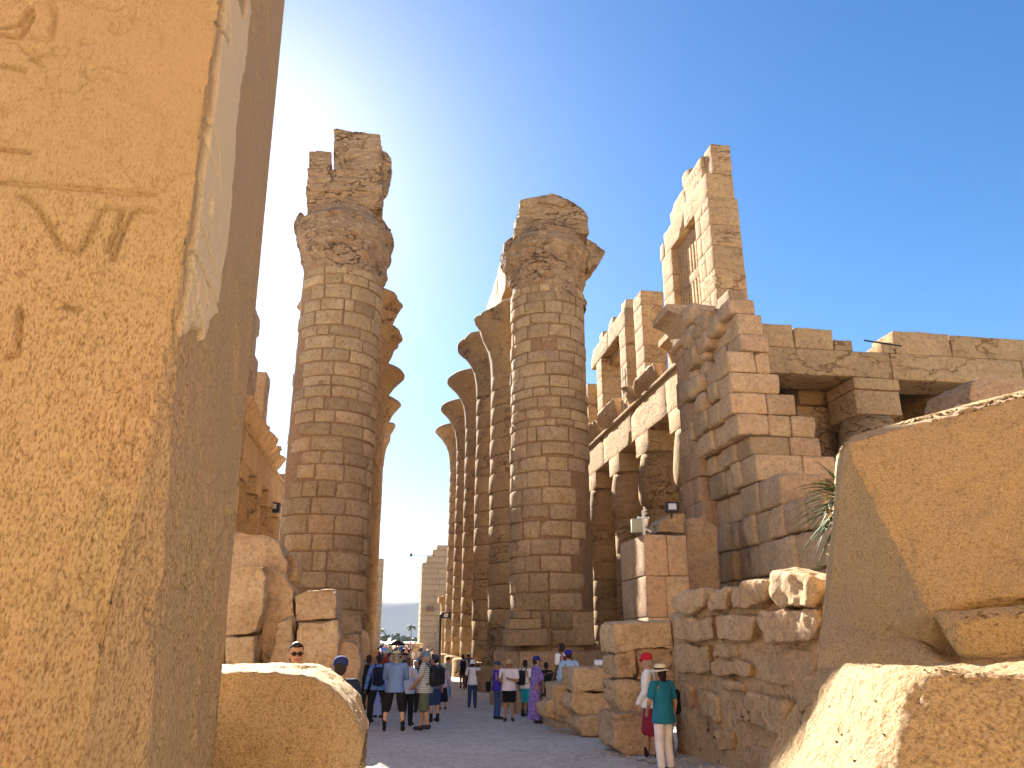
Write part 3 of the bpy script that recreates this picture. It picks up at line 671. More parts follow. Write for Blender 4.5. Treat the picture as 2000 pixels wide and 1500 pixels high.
for k, s in enumerate((47, 52.4, 58.1, 63.8, 69.5)):
    bud_column(s, -10.9, ordn[k]+' orange column under the beam far left, behind the obelisk', k+11)
for k, s in enumerate((52.4, 58.1, 63.8)):
    bud_column(s, -16.8, ordn[k]+' column of the second row in the far left hall', k+51, n=28)
for k, t in enumerate((22.2, 28.9, 35.6)):
    bud_column(32.5, t, ('thick column under the square block, above the tilted granite slab', 'column hidden behind the rock right of the square block', 'outermost column of the front row at far right')[k], k+71)
hr = wallthing('hall_beams', 'roof beams and sunlit cream architrave of the right side hall', 'roof beams', 45, 15)
beams(hr, 'architrave', 31.2, 68, 13.9, 16.0, 13.1, 15.08, L=5.7, amp=.035)
beams(hr, 'architrave', 34, 68, 19.8, 21.9, 13.1, 15.05, mat='drum')
for t0 in (22.0, 27.6): beams(hr, 'cross_beam', 33.8, 60, t0+5.0, t0+6.6, 13.1, 14.9, mat='drum')
sweep(hr, 'torus_moulding', torus(13.9, 1, 15.08, .14), 31.2, 66, M['temple'], amp=.03, step=.6)
p, F = block((31, 23.2, .6), .03, .03, 1, n=(8, 8, 3)); obj('roof_slab', frame(p, W(48.6, 27.7, 15.42), A, R, ZZ), F[:, ::-1], M['drum'], hr)
# cornice over the architrave, whole near the wall and broken farther on
sweep(hr, 'cornice', cavetto(13.9, 1, 15.36, 1.25, .7, .25), 31.3, 35.6, M['temple'], amp=.04, step=.3, seed=6)
for a, b, sd in ((37.6, 41.2, 1), (41.6, 43.0, 2), (45.6, 49.2, 3), (49.8, 54.5, 4)):
    pts = []
    for i_ in range(5):
        s = a+(b-a)*i_/4; hh = RN.uniform(.6, 1.25); pts += [W(s, 13.95, 15.4), W(s, 13.9-RN.uniform(.25, .7), 15.4+hh), W(s, 14.15, 15.4+hh), W(s, 14.15, 15.4)]
    V, F = hullrock(pts, bevel=.06, L=.2, amp=.16, freq=2.2, seed=sd); obj('broken_cornice', V, F, M['rubble'], hr)
# front beams seen above the granite
SEEDR.seed(23)
fb = wallthing('front_beams', 'massive shaded stone beams closing the right hall, cracked, two dark openings below', 'roof beams', 32, 25)
beams(fb, 'beam', 31.3, 33.5, 16.1, 41, 13.68, 15.0, L=6.5, along='t', amp=.05, rnd=.04)
for t in (22.2, 28.9, 35.6): stone('beam_block', fb, M['temple'], 31.25, 33.7, t-1.17, t+1.17, 13.1, 13.66, rnd=.03, amp=.02, gap=.01)
for a, b, z1 in ((16.1, 18.4, 16.2), (18.4, 20.4, 16.1), (20.42, 21.4, 15.6), (23.6, 26.6, 16.25), (26.65, 31.9, 16.2), (32.0, 36, 16.15), (22.9, 23.55, 15.6)):
    stone('upper_stone', fb, M['temple'], 31.4 if a < 30 else 31.1, 33.2, a, b, 15.02, z1, rnd=.05, amp=.05, gap=.03, tilt=.004)
stone('upper_stone', fb, M['temple'], 31.0, 33.2, 31.9, 37, 13.7, 15.0, rnd=.04, amp=.04)
stone('inner_beam', fb, M['drum'], 36.2, 37.6, 20, 40, 12.9, 13.7, rnd=.03, amp=.03)
for a, b, z0, z1 in ((23.6, 26.4, 10.4, 11.9), (26.5, 29, 10.3, 11.9), (24.4, 27.8, 9, 10.3), (29, 34, 9, 11.8), (17, 21.5, 9.4, 10.9), (16.5, 20.6, 7.7, 9.3), (20.8, 24, 7.5, 9.2)):
    stone('inner_wall_stone', fb, M['drum'], 40, 41.5, a, b, z0, z1, rnd=.04, amp=.03, gap=.03)
# back wall of the hall keeps the interior dark
bw = wallthing('rear_wall', 'dim rear wall inside the right hall behind the columns', 'wall', 62, 30)
for k in range(7):
    stone('wall_course', bw, M['drum'], 64, 66, 16.5, 42, -.6+2.25*k, 1.63+2.25*k, rnd=.04, amp=.03, gap=.02, fine=1.5)
for k in range(7):
    stone('wall_course', bw, M['drum'], 33, 66, 40, 42, -.6+2.25*k, 1.63+2.25*k, rnd=.04, amp=.03, gap=.02, fine=1.5)

# clerestory
def pier(root, s0, s1, t0, t1, z0, z1, hmin=.9, hmax=1.35, name='stone', mat='temple', split=False):
    z = z0
    while z < z1-.05:
        h = SEEDR.uniform(hmin, hmax); zn = z+h
        if z1-zn < .5: zn = z1
        if split and SEEDR.random() < .5:
            sm_ = s0+(s1-s0)*SEEDR.uniform(.35, .65)
            stone(name, root, M[mat], s0, sm_, t0, t1, z, zn, rnd=.025, amp=.018, gap=.012); stone(name, root, M[mat], sm_, s1, t0, t1, z, zn, rnd=.025, amp=.018, gap=.012)
        else: stone(name, root, M[mat], s0+SEEDR.uniform(-.02, .02), s1, t0, t1+SEEDR.uniform(-.03, .03), z, zn, rnd=.025, amp=.018, gap=.012)
        z = zn
SEEDR.seed(31)
tw = wallthing('clerestory_tower', 'tall pointed wall remnant with a stone grille window, highest thing right of the columns', 'ruined wall', 33, 14.8)
pier(tw, 30.1, 31.85, 14.1, 15.6, 15.1, 22.0, split=True)
pier(tw, 35.15, 36.7, 14.1, 15.6, 15.1, 21.9)
stone('lintel', tw, M['temple'], 30.15, 33.2, 14.12, 15.5, 22.0, 23.35, rnd=.03, amp=.03)
stone('lintel', tw, M['temple'], 33.2, 36.2, 14.12, 15.5, 21.9, 23.3, rnd=.05, amp=.05, cuts=2, cutd=.88)
stone('upper_stone', tw, M['temple'], 30.1, 31.0, 14.5, 15.5, 23.36, 25.0, rnd=.04, amp=.05, cuts=2, cutd=.9)
stone('upper_stone', tw, M['temple'], 31.0, 33.4, 14.35, 15.5, 23.36, 24.9, rnd=.06, amp=.09, cuts=3, cutd=.86)
stone('upper_stone', tw, M['temple'], 33.4, 35.6, 14.35, 15.5, 23.34, 24.6, rnd=.06, amp=.09, cuts=3, cutd=.84)
stone('upper_stone', tw, M['temple'], 33.0, 34.0, 14.5, 15.4, 24.9, 25.6, rnd=.05, amp=.08, cuts=2, cutd=.86)
stone('lintel', tw, M['temple'], 36.2, 36.9, 14.12, 15.5, 21.9, 22.9, rnd=.06, amp=.06, cuts=2)
# grille: vertical bars between three rails
gr = obj('grille', *[f(*block((3.1, .3, .5), .01, .004, n=(3, 3, 3))) for f in (lambda p, F: frame(p, W(33.5, 14.6, 19.37), A, R, ZZ), lambda p, F: F[:, ::-1])], M['temple'], tw)
for z0, z1 in ((21.35, 21.88), (15.1, 16.0)):
    p, F = block((3.1, .3, z1-z0), .01, .004, n=(3, 3, 3)); obj('rail', frame(p, W(33.5, 14.6, (z0+z1)/2), A, R, ZZ), F[:, ::-1], M['temple'], gr)
for k in range(9):
    sc_ = 31.98+.38*k
    for z0, z1 in ((19.62, 21.35), (16.0, 19.12)):
        p, F = block((.22 if k else .3, .28, z1-z0), .015, .006, n=(3, 3, 3)); obj('bar', frame(p, W(sc_+.07, 14.6, (z0+z1)/2), A, R, ZZ), F[:, ::-1], M['temple'], gr)
p2 = wallthing('clerestory_pillar', 'free-standing square stone pillar between the grille tower and the window frame', 'pillar', 41, 14.8)
pier(p2, 40.4, 42.0, 14.1, 15.5, 15.1, 21.9)
stone('stone', p2, M['temple'], 39.2, 40.3, 14.4, 15.5, 15.1, 16.3, rnd=.06, amp=.06, cuts=2)
wf = wallthing('clerestory_window', 'stone window frame of two pillars and a lintel, right of the near right column', 'ruined wall', 47, 14.8)
pier(wf, 43.8, 45.2, 14.1, 15.6, 15.1, 20.95); pier(wf, 49.6, 51.0, 14.1, 15.6, 15.1, 20.9); pier(wf, 53.6, 55.0, 14.1, 15.6, 15.1, 20.3)
beams(wf, 'lintel', 43.8, 52.5, 14.12, 15.5, 20.96, 22.3, L=4.2)
for a in (44.0, 47.0, 49.6): stone('upper_stone', wf, M['rubble'], a, a+1.1, 14.3, 15.3, 22.3, 23.0, rnd=.08, amp=.09, cuts=2)
stone('inner_lintel', wf, M['temple'], 45.2, 49.6, 14.7, 15.5, 20.3, 20.94, rnd=.03, amp=.03)

# left hall, seen in the gap between obelisk and column
hl = wallthing('hall_beams', 'orange beam and broken cornice seen between the obelisk and the left column', 'roof beams', 55, -11)
TL = 2*MID-13.9
beams(hl, 'architrave', 46, 71, TL-2.1, TL, 13.1, 15.08, L=5.7)
sweep(hl, 'torus_moulding', torus(TL, -1, 15.08, .14), 46, 70, M['temple'], amp=.03, step=.6)
for a, b, sd in ((47, 52, 1), (52.3, 56.5, 2), (56.8, 60.5, 3), (60.9, 63, 4), (63.3, 66.2, 5)):
    pts = []
    for i_ in range(5):
        s = a+(b-a)*i_/4; hh = RN.uniform(.7, 1.3); pts += [W(s, TL-.05, 15.4), W(s, TL+RN.uniform(.35, .85), 15.4+hh), W(s, TL-.25, 15.4+hh), W(s, TL-.25, 15.4)]
    V, F = hullrock(pts, bevel=.06, L=.2, amp=.18, freq=2., seed=sd+9); obj('broken_cornice', V, F, M['rubble'], hl)
p, F = block((22, 20, .6), .03, .03, 1, n=(8, 8, 3)); obj('roof_slab', frame(p, W(60, -22.2, 15.5), A, R, ZZ), F[:, ::-1], M['drum'], hl)
pl_ = wallthing('clerestory_wall', 'slanting remnant of clerestory wall with a small window, just right of the obelisk', 'ruined wall', 52, -10.5)
pier(pl_, 50.6, 52.3, TL-1.6, TL-.2, 15.1, 22.2); pier(pl_, 46.6, 48, TL-1.6, TL-.2, 15.1, 22.2); beams(pl_, 'lintel', 46, 53, TL-1.6, TL-.2, 22.22, 23.6)
pier(pl_, 52.3, 54.0, TL-1.6, TL-.2, 15.1, 20.8)
pl2 = wallthing('clerestory_pillar', 'square orange pillar standing on the far left beam', 'pillar', 59, -10.5)
pier(pl2, 57.6, 59.6, TL-1.6, TL-.2, 15.1, 21.3)
bl = wallthing('rear_wall', 'rear wall of the far left hall behind the columns', 'wall', 72, -20)
for k in range(7): stone('wall_course', bl, M['drum'], 72, 74, -34, -9.4, -.6+2.25*k, 1.63+2.25*k, rnd=.04, amp=.03, gap=.02, fine=1.5)
stone('cap_stone', bl, M['temple'], 71.8, 74, -16, -8.2, 15.4, 16.3, rnd=.04, amp=.03)

# ------------------------------------------------------------------ gate walls and far pylons
def coursed(root, s0, s1, t0, t1, z0, z1, h, mat, name='stone_course', dt=.03, amp=.02, top=None, split=None):
    z = z0; k = 0
    while z < z1-.05:
        zn = min(z+h*SEEDR.uniform(.85, 1.15), z1); a, b = t0, t1
        if top: a, b = top(zn, t0, t1)
        if b-a > .3:
            if split:
                t = a
                while t < b-.05:
                    wd = SEEDR.uniform(*split)
                    if b-t-wd < .5: wd = b-t
                    stone('stone', root, M[mat], s0+SEEDR.uniform(-dt, dt), s1, t, t+wd, z, zn, rnd=.03, amp=amp, gap=.025, fine=.6); t += wd
            else: stone(name, root, M[mat], s0+SEEDR.uniform(-dt, dt), s1, a, b, z, zn, rnd=.04, amp=amp, gap=.04, fine=.9)
        z = zn; k += 1
SEEDR.seed(41)
g1 = wallthing('gate_wall', 'tall narrow edge of the gate wall behind the last right column', 'gate wall', 78, 7)
coursed(g1, 76.5, 82, 6.6, 9.5, -.6, 17.5, 1.1, 'drum')
g2 = wallthing('gate_pier', 'low orange sunlit-edged pier at the right of the far gate', 'gate wall', 77, 5)
coursed(g2, 76, 79, 5.1, 6.55, -.6, 5.9, 1.3, 'drum'); stone('upper_stone', g2, M['drum'], 76.2, 78.5, 4.75, 5.6, 5.2, 5.75, rnd=.05, amp=.05)
coursed(g2, 72.5, 76, 5.3, 6.2, -.6, 2.2, 1.3, 'drum')
g3 = wallthing('gate_pier', 'low orange pier at the left of the far gate', 'gate wall', 77, -2)
coursed(g3, 76, 80, -2.6, -1.05, -.6, 4.7, 1.3, 'drum'); coursed(g3, 80, 84, -4, -1.6, -.6, 9.0, 1.2, 'temple')
py1 = wallthing('pylon', 'pale brown pylon wall with stepped top right of the far gate opening', 'pylon', 122, 8)
def stp(z, a, b): return (a+(0 if z < 13.4 else (z-13.4)*.9+.4), b)
coursed(py1, 118, 126, 4.75, 16, -.6, 15.3, .85, 'pylon', top=stp, split=(1.4, 2.8))
py2 = wallthing('pylon', 'pale brown pylon wall seen as a sliver left of the far gate opening', 'pylon', 122, -6)
coursed(py2, 118, 126, -14, -.95, -.6, 13.2, .85, 'pylon', split=(1.4, 2.8))
V, F = block((.3, 1.15, .75), .02, .01, n=(3, 3, 3)); tag(obj('sign_panel', frame(V, W(117.8, 6.1, 6.0), A, R, ZZ), F[:, ::-1], plain('brown_panel', (.2, .13, .08)), org=W(117.8, 6.1, 5.6)), 'small dark framed panel on the right pylon wall', 'sign')
sl_ = stone('courtyard_wall', None, M['temple'], 0, 1, 0, 1, 0, 1) if False else None
yw = wallthing('low_wall', 'low reddish wall across the far end of the bright courtyard', 'wall', 200, 5)
for k in range(9): stone('wall_panel', yw, M['drum'], 205, 206, -14+3.4*k, -14+3.4*k+(3.1 if k not in (4,) else .3), -.6, .7, rnd=.04, amp=.03)
ys_ = wallthing('pedestal', 'small orange stone pedestal inside the far gate', 'pedestal', 100, 3.6)
stone('shaft', ys_, M['temple'], 99, 100.2, 3.2, 4.3, -.6, .9, rnd=.05, amp=.04); stone('cap', ys_, M['temple'], 98.8, 100.4, 3.0, 4.5, .92, 1.35, rnd=.05, amp=.04)

# ------------------------------------------------------------------ left ruin behind the near block
lr = wallthing('ruined_wall', 'pile of eroded sandstone blocks at left between the obelisk and the big column', 'ruined wall', 20, -6)
k_ = dict(L=.075, amp=.09, freq=2.2, bevel=.05, seg=2, oct=6, soft=0, ledge=.045)
Y0 = 18.6
for i_, (nm, q, yo, dp, mt) in enumerate((
  ('stone', [(440, 1040), (510, 1042), (545, 1058), (560, 1095), (556, 1128), (530, 1132), (512, 1108), (440, 1106)], .4, 2.0, 'rubble'),
  ('stone', [(440, 1108), (515, 1104), (521, 1130), (508, 1215), (500, 1238), (440, 1244)], -.2, 2.0, 'rubble'),
  ('stone', [(440, 1246), (500, 1240), (495, 1300), (490, 1340), (440, 1340)], -.5, 2.0, 'rubble'),
  ('eroded_stone', [(516, 1108), (552, 1118), (572, 1150), (576, 1210), (568, 1300), (505, 1310), (508, 1240)], .3, 2.0, 'wall'),
  ('eroded_stone', [(552, 1082), (574, 1082), (580, 1100), (578, 1128), (566, 1142), (553, 1125)], .9, 1.6, 'wall'),
  ('stone', [(540, 1215), (572, 1200), (576, 1300), (570, 1340), (520, 1340)], -.1, 1.6, 'rubble'),
  ('stone', [(573, 1163), (600, 1152), (652, 1149), (658, 1165), (657, 1210), (578, 1214)], .2, 2.2, 'rubble'),
  ('stone', [(580, 1216), (658, 1212), (661, 1240), (650, 1300), (655, 1350), (574, 1350)], 0, 2.2, 'rubble'))):
    chunk(lr, nm, q, Y0+yo, dp, M[mt], seed=i_, **k_)
# unseen taller stones left of the obelisk's edge, added to cast shade
for i_, (a, b, c, d, z0, z1) in enumerate(((20, 24, -9.5, -6.2, -.5, 2.4), (20.4, 24, -9.5, -6.5, 2.4, 4.6), (24, 29, -10, -6.6, -.5, 4), (24, 29, -10, -6.8, 4, 8), (25, 29, -10, -7, 8, 12))):
    stone('unseen_shade_stone', lr, M['rubble'], a, b, c, d, z0, z1, rnd=.2, amp=.12, fine=.5)
for i_, (q, yo, lab) in enumerate((([(655, 1262), (663, 1250), (690, 1252), (703, 1262), (706, 1300), (700, 1360), (655, 1360)], .2, 'squarish grey stone with a sloping top beside the blue patterned shirt'),
  ([(661, 1204), (704, 1202), (706, 1238), (661, 1240)], 8.5, 'two grey blocks at the foot of the left column, upper'),
  ([(661, 1240), (700, 1238), (706, 1262), (661, 1268)], 8.2, 'low grey block at the foot of the left column, under another'),
  ([(703, 1228), (718, 1236), (724, 1258), (722, 1290), (702, 1290)], 8.6, 'rounded grey stone leaning on the right foot of the left column'),
  ([(680, 1300), (716, 1296), (722, 1320), (720, 1380), (680, 1380)], 4.5, 'low dark stone behind the crowd at left'))):
    pts = []
    for x, y in q: p = P(x, y, Y0+yo); pts += [p, p+A*1.5]
    rock('stone_block', pts, M['wall'], lab, 'stone block', seed=i_+30, **dict(k_, amp=.05))

# ------------------------------------------------------------------ near rubble wall on the right, and low stones
E1, E2 = np.array([3.1, 15.8, 0]), np.array([4.85, 9.0, 0]); ED = (E2-E1)/np.linalg.norm(E2-E1); EN = np.array([-ED[1], ED[0], 0]); EN = EN if EN[0] < 0 else -EN
def on_e(px, py, off=0): d = ray(px, py); return CAM+d*(((E1-CAM).dot(EN)+off)/d.dot(EN))
nw = empty('rubble_wall', (3.6, 13, 0), 'rough rubble and mortar wall behind the couple, running towards the viewer', 'rubble wall')
e_polys = [[(1306, 1172), (1345, 1152), (1370, 1150), (1374, 1180), (1350, 1198), (1310, 1192)], [(1376, 1168), (1400, 1150), (1422, 1148), (1414, 1190), (1382, 1194)], [(1426, 1146), (1450, 1138), (1500, 1131), (1493, 1176), (1448, 1190), (1428, 1186)],
  [(1502, 1120), (1522, 1112), (1580, 1128), (1600, 1150), (1582, 1182), (1520, 1188), (1504, 1162)], [(1316, 1206), (1388, 1204), (1392, 1250), (1320, 1250)], [(1395, 1203), (1474, 1202), (1466, 1250), (1397, 1254)], [(1480, 1194), (1592, 1188), (1600, 1215), (1584, 1254), (1490, 1258)],
  [(1318, 1256), (1380, 1262), (1386, 1315), (1318, 1314)], [(1384, 1292), (1440, 1285), (1462, 1300), (1462, 1324), (1390, 1318)], [(1468, 1268), (1592, 1272), (1592, 1310), (1545, 1342), (1470, 1326)], [(1361, 1346), (1400, 1358), (1404, 1410), (1364, 1397)],
  [(1425, 1352), (1500, 1355), (1540, 1378), (1528, 1440), (1440, 1408)], [(1388, 1258), (1440, 1256), (1442, 1282), (1390, 1286)], [(1395, 1425), (1430, 1432), (1432, 1470), (1396, 1462)], [(1462, 1455), (1512, 1462), (1515, 1520), (1468, 1515)], [(1320, 1330), (1352, 1336), (1350, 1385), (1320, 1380)], [(1408, 1330), (1450, 1332), (1448, 1350), (1410, 1348)]]
for i_, q in enumerate(e_polys):
    pts = []; o1 = (.26, .2, .25, .32, .2, .22, .26, .14, .18, .04, .1, .2, .06, .08, .1, .07, .08)[i_]
    for x, y in q: pts += [on_e(x, y, o1), on_e(x, y)-EN*.5]
    c = np.mean(pts, 0)
    V, F = hullrock(pts, bevel=.05, L=.065, amp=.085, freq=3.4, seg=2, oct=6, seed=i_, soft=1); obj('stone', V, F, M['rubble'], nw)
pts = [on_e(1312, 1200), on_e(1320, 1480), on_e(1420, 1165), on_e(1500, 1150), on_e(1620, 1150), E2+ZZ*-.3, E1+ZZ*-.3, E2+ZZ*2.7, E1+ZZ*2.5]
pts += [p-EN*1.3 for p in pts]
V, F = hullrock(pts, bevel=.1, L=.08, amp=.09, freq=2., seg=2, oct=6, seed=3)
obj('mortar_body', V, F, M['mortar3'] if 'mortar3' in M else M['rubble'], nw)
ep = empty('stone_pier', tuple(P(1260, 1470, 15.8)*[1, 1, 0]), 'worn stone pier behind the man in the red cap, dark brown block at its foot', 'stone pier')
for i_, (q, yo, mt) in enumerate((([(1202, 1216), (1312, 1213), (1318, 1262), (1246, 1262), (1200, 1278)], 0, 'rubble'), ([(1202, 1282), (1240, 1268), (1246, 1324), (1206, 1324)], .05, 'wall'), ([(1242, 1266), (1316, 1266), (1318, 1322), (1246, 1330)], .1, 'wall'),
   ([(1204, 1330), (1268, 1328), (1275, 1390), (1222, 1392), (1206, 1370)], -.02, 'rubble'), ([(1270, 1328), (1322, 1326), (1322, 1392), (1272, 1392)], .08, 'wall'), ([(1198, 1394), (1318, 1388), (1322, 1472), (1224, 1476), (1200, 1462)], -.25, 'rubble'))):
    chunk(ep, 'stone', q, 15.6+yo, 1.1, M[mt], seed=i_+5, **dict(k_, L=.07, amp=.06, freq=3., bevel=.045))
def loose(q, Yn, dp, label, mat='rubble', nm='stone_block', cat='stone block', **k):
    pts = []
    for x, y in q: p = P(x, y, Yn); pts += [p, p+A*dp]
    return rock(nm, pts, M[mat], label, cat, **dict(k_, L=.08, amp=.06, freq=2.6, bevel=.045, seed=q[0][0] % 97, **k))
loose([(1120, 1304), (1196, 1304), (1202, 1350), (1122, 1352)], 18.2, 1.3, 'brown block on top of the low pile at the right edge of the path', )
loose([(1120, 1354), (1200, 1353), (1202, 1396), (1130, 1398), (1112, 1380)], 18.25, 1.3, 'middle block of the low pile at the right edge of the path')
loose([(1130, 1399), (1198, 1397), (1202, 1434), (1140, 1440), (1128, 1420)], 18.1, 1.3, 'bottom block of the low pile, jutting onto the path')
loose([(1082, 1338), (1118, 1335), (1124, 1370), (1128, 1405), (1088, 1400)], 19.2, 1.2, 'pale block left of the low pile, behind the purple robe')
loose([(1060, 1378), (1090, 1362), (1124, 1404), (1130, 1425), (1064, 1400)], 19.6, 1., 'low grey mortared stone at the foot of the purple robe', 'wall')
lp = wallthing('low_wall', 'long low course of grey stones in front of the right column', 'wall', 24, 5)
for x0, x1 in ((1010, 1058), (1060, 1110), (1112, 1160), (1162, 1200)):
    chunk(lp, 'stone', [(x0, 1340), (x1, 1340), (x1, 1396), (x0, 1396)], 27.5, 1.2, M['wall'], seed=x0, **dict(k_, L=.2, amp=.03))
# smooth pier and loose stones below the stepped wall
sp = wallthing('stone_pier', 'square smooth-faced pier of reddish blocks below the stepped wall, with a lamp post on top', 'stone pier', 23.7, 8.2)
SEEDR.seed(51)
z = -.4
while z < 4.95:
    z1 = min(z+SEEDR.uniform(.95, 1.2), 5.0)
    if 5-z1 < .5: z1 = 5.0
    sm_ = SEEDR.uniform(8.0, 8.3)
    stone('stone', sp, M['temple2'] if 'temple2' in M else M['wall'], 22.5, 23.9, 7.5, sm_, z, z1, rnd=.03, amp=.02); stone('stone', sp, M['wall'], 22.52, 23.9, sm_, 8.85, z, z1, rnd=.03, amp=.02)
    stone('stone', sp, M['wall'], 23.92, 25.1, 7.52, 8.8, z, z1, rnd=.03, amp=.02); z = z1
loose([(1340, 1012), (1375, 1008), (1400, 1030), (1402, 1100), (1410, 1220), (1345, 1222), (1342, 1100)], 26.5, 1.5, 'pale upright block wedged between the smooth pier and the stepped wall', 'wall')
loose([(1283, 1040), (1290, 1018), (1312, 1002), (1338, 1002), (1340, 1042)], 25.4, 1.2, 'rounded stone lying on the smooth pier, under the floodlight')
# rock at right edge above the slab
loose([(1898, 745), (1915, 735), (2010, 738), (2100, 742), (2100, 800), (1905, 800), (1894, 775)], 26, 2.5, 'grey broken boulder behind the top of the tilted slab at right edge', 'wall', 'boulder', 'boulder')
loose([(1858, 797), (1875, 789), (1905, 789), (1918, 800), (1900, 812), (1858, 812)], 24, 1.0, 'small grey stone peeking over the tilted slab', 'wall')
# ------------------------------------------------------------------ people
def PM(name, c, rough=.85, pat=None, c2=None, sc=30.):
    k = 'P_'+name
    if k in M: return M[k]
    if not pat: M[k] = plain(name, c, rough, var=.22, sc=9, bump=.9); return M[k]
    m, n, b = nodes(name); b.inputs['Roughness'].default_value = rough; tc = nd(n, 'ShaderNodeTexCoord')
    if pat == 'stripe':
        t = nd(n, 'ShaderNodeTexWave', Scale=sc, Distortion=.4); t.bands_direction = 'Z'; n.links.new(tc.outputs['Object'], t.inputs['Vector']); f = t.outputs['Fac']
        f = ramp(n, f, [(.4, (0, 0, 0)), (.6, (1, 1, 1))])
    else:
        t = nd(n, 'ShaderNodeTexNoise', Scale=sc, Detail=3., Distortion=1.5); n.links.new(tc.outputs['Object'], t.inputs['Vector']); f = ramp(n, t.outputs[0], [(.45, (0, 0, 0)), (.55, (1, 1, 1))])
    n.links.new(mix(n, c, c2, f), b.inputs['Base Color']); M[k] = m; return m
SKIN = {'tan': PM('skin_tan', (.42, .23, .15), .6), 'light': PM('skin_light', (.55, .34, .25), .6), 'dark': PM('skin_dark', (.16, .085, .05), .6)}
HAIR = {'dark': PM('hair_dark', (.02, .015, .012), .6), 'brown': PM('hair_brown', (.09, .05, .03), .6), 'grey': PM('hair_grey', (.3, .28, .26), .7), 'blond': PM('hair_blond', (.3, .21, .11), .7)}
def capsule(p1, r1, p2, r2, sx=1., sy=1., n=10):
    """tapered limb piece with round ends; sx, sy squash it across x and y"""
    p1, p2 = np.array(p1, float), np.array(p2, float); d = p2-p1; L = np.linalg.norm(d); d = d/max(L, 1e-6) if L > 1e-6 else np.array([0, 0, 1.])
    a = np.array([1., 0, 0]) if abs(d[0]) < .8 else np.array([0, 1., 0]); u = np.cross(d, a); u /= np.linalg.norm(u); v = np.cross(d, u)
    rows = []
    for k in range(1, 5): t = k/4*math.pi/2; rows.append((p1-d*r1*math.cos(t), r1*math.sin(t)))
    for k in range(3, 0, -1)[::1] if False else ():
        pass
    for k in (4, 3, 2, 1): t = k/4*math.pi/2; rows.append((p2+d*r2*math.cos(t), r2*math.sin(t)))
    an = np.linspace(0, 2*math.pi, n, endpoint=False); V = []
    for c, r in rows: V += [c+u*r*math.cos(x)+v*r*math.sin(x) for x in an]
    V = np.array(V); m_ = len(rows); F = [(i*n+j, i*n+(j+1) % n, (i+1)*n+(j+1) % n, (i+1)*n+j) for i in range(m_-1) for j in range(n)]
    b, t = len(V), len(V)+1; V = np.vstack([V, p1-d*r1, p2+d*r2]); T = [(b, (j+1) % n, j) for j in range(n)]+[(t, (m_-1)*n+j, (m_-1)*n+(j+1) % n) for j in range(n)]
    c = (p1+p2)/2
    if sx != 1 or sy != 1: V = c+(V-c)*np.array([sx, sy, 1])
    return V, F, T
_dg = None
def remesh(prims, vox, name, smooth=2, extra=()):
    Vs, Fs, o = [], [], 0
    for V, F, T in prims: Vs.append(V); Fs += [tuple(x+o for x in f) for f in F+T]; o += len(V)
    me = bpy.data.meshes.new(name); me.from_pydata([tuple(v) for v in np.vstack(Vs)], [], Fs)
    bm = bmesh.new(); bm.from_mesh(me); bmesh.ops.recalc_face_normals(bm, faces=bm.faces); bm.to_mesh(me); bm.free()
    o_ = bpy.data.objects.new('tmp', me); COL.objects.link(o_)
    md = o_.modifiers.new('r', 'REMESH'); md.mode = 'VOXEL'; md.voxel_size = vox; md.use_smooth_shade = True
    if smooth: sm_ = o_.modifiers.new('s', 'SMOOTH'); sm_.iterations = smooth; sm_.factor = .5
    dg = bpy.context.evaluated_depsgraph_get(); ev = o_.evaluated_get(dg); out = bpy.data.meshes.new_from_object(ev)
    bpy.data.objects.remove(o_); bpy.data.meshes.remove(me)
    if extra:                                        # fingers: added to the same mesh, rooted in the palm
        bm = bmesh.new(); bm.from_mesh(out)
        for V, F, T in extra:
            vs_ = [bm.verts.new(tuple(v)) for v in V]
            for f in F+T: bm.faces.new([vs_[x] for x in f]).smooth = True
        bm.to_mesh(out); bm.free()
    out.name = name; return out
def lathe_local(prof, n=20, sx=1., sy=1.):
    an = np.linspace(0, 2*math.pi, n, endpoint=False); V = np.array([(r*math.cos(a)*sx, r*math.sin(a)*sy, z) for r, z in prof for a in an]); m_ = len(prof)
    F = [(i*n+j, i*n+(j+1) % n, (i+1)*n+(j+1) % n, (i+1)*n+j) for i in range(m_-1) for j in range(n)]; return V, F
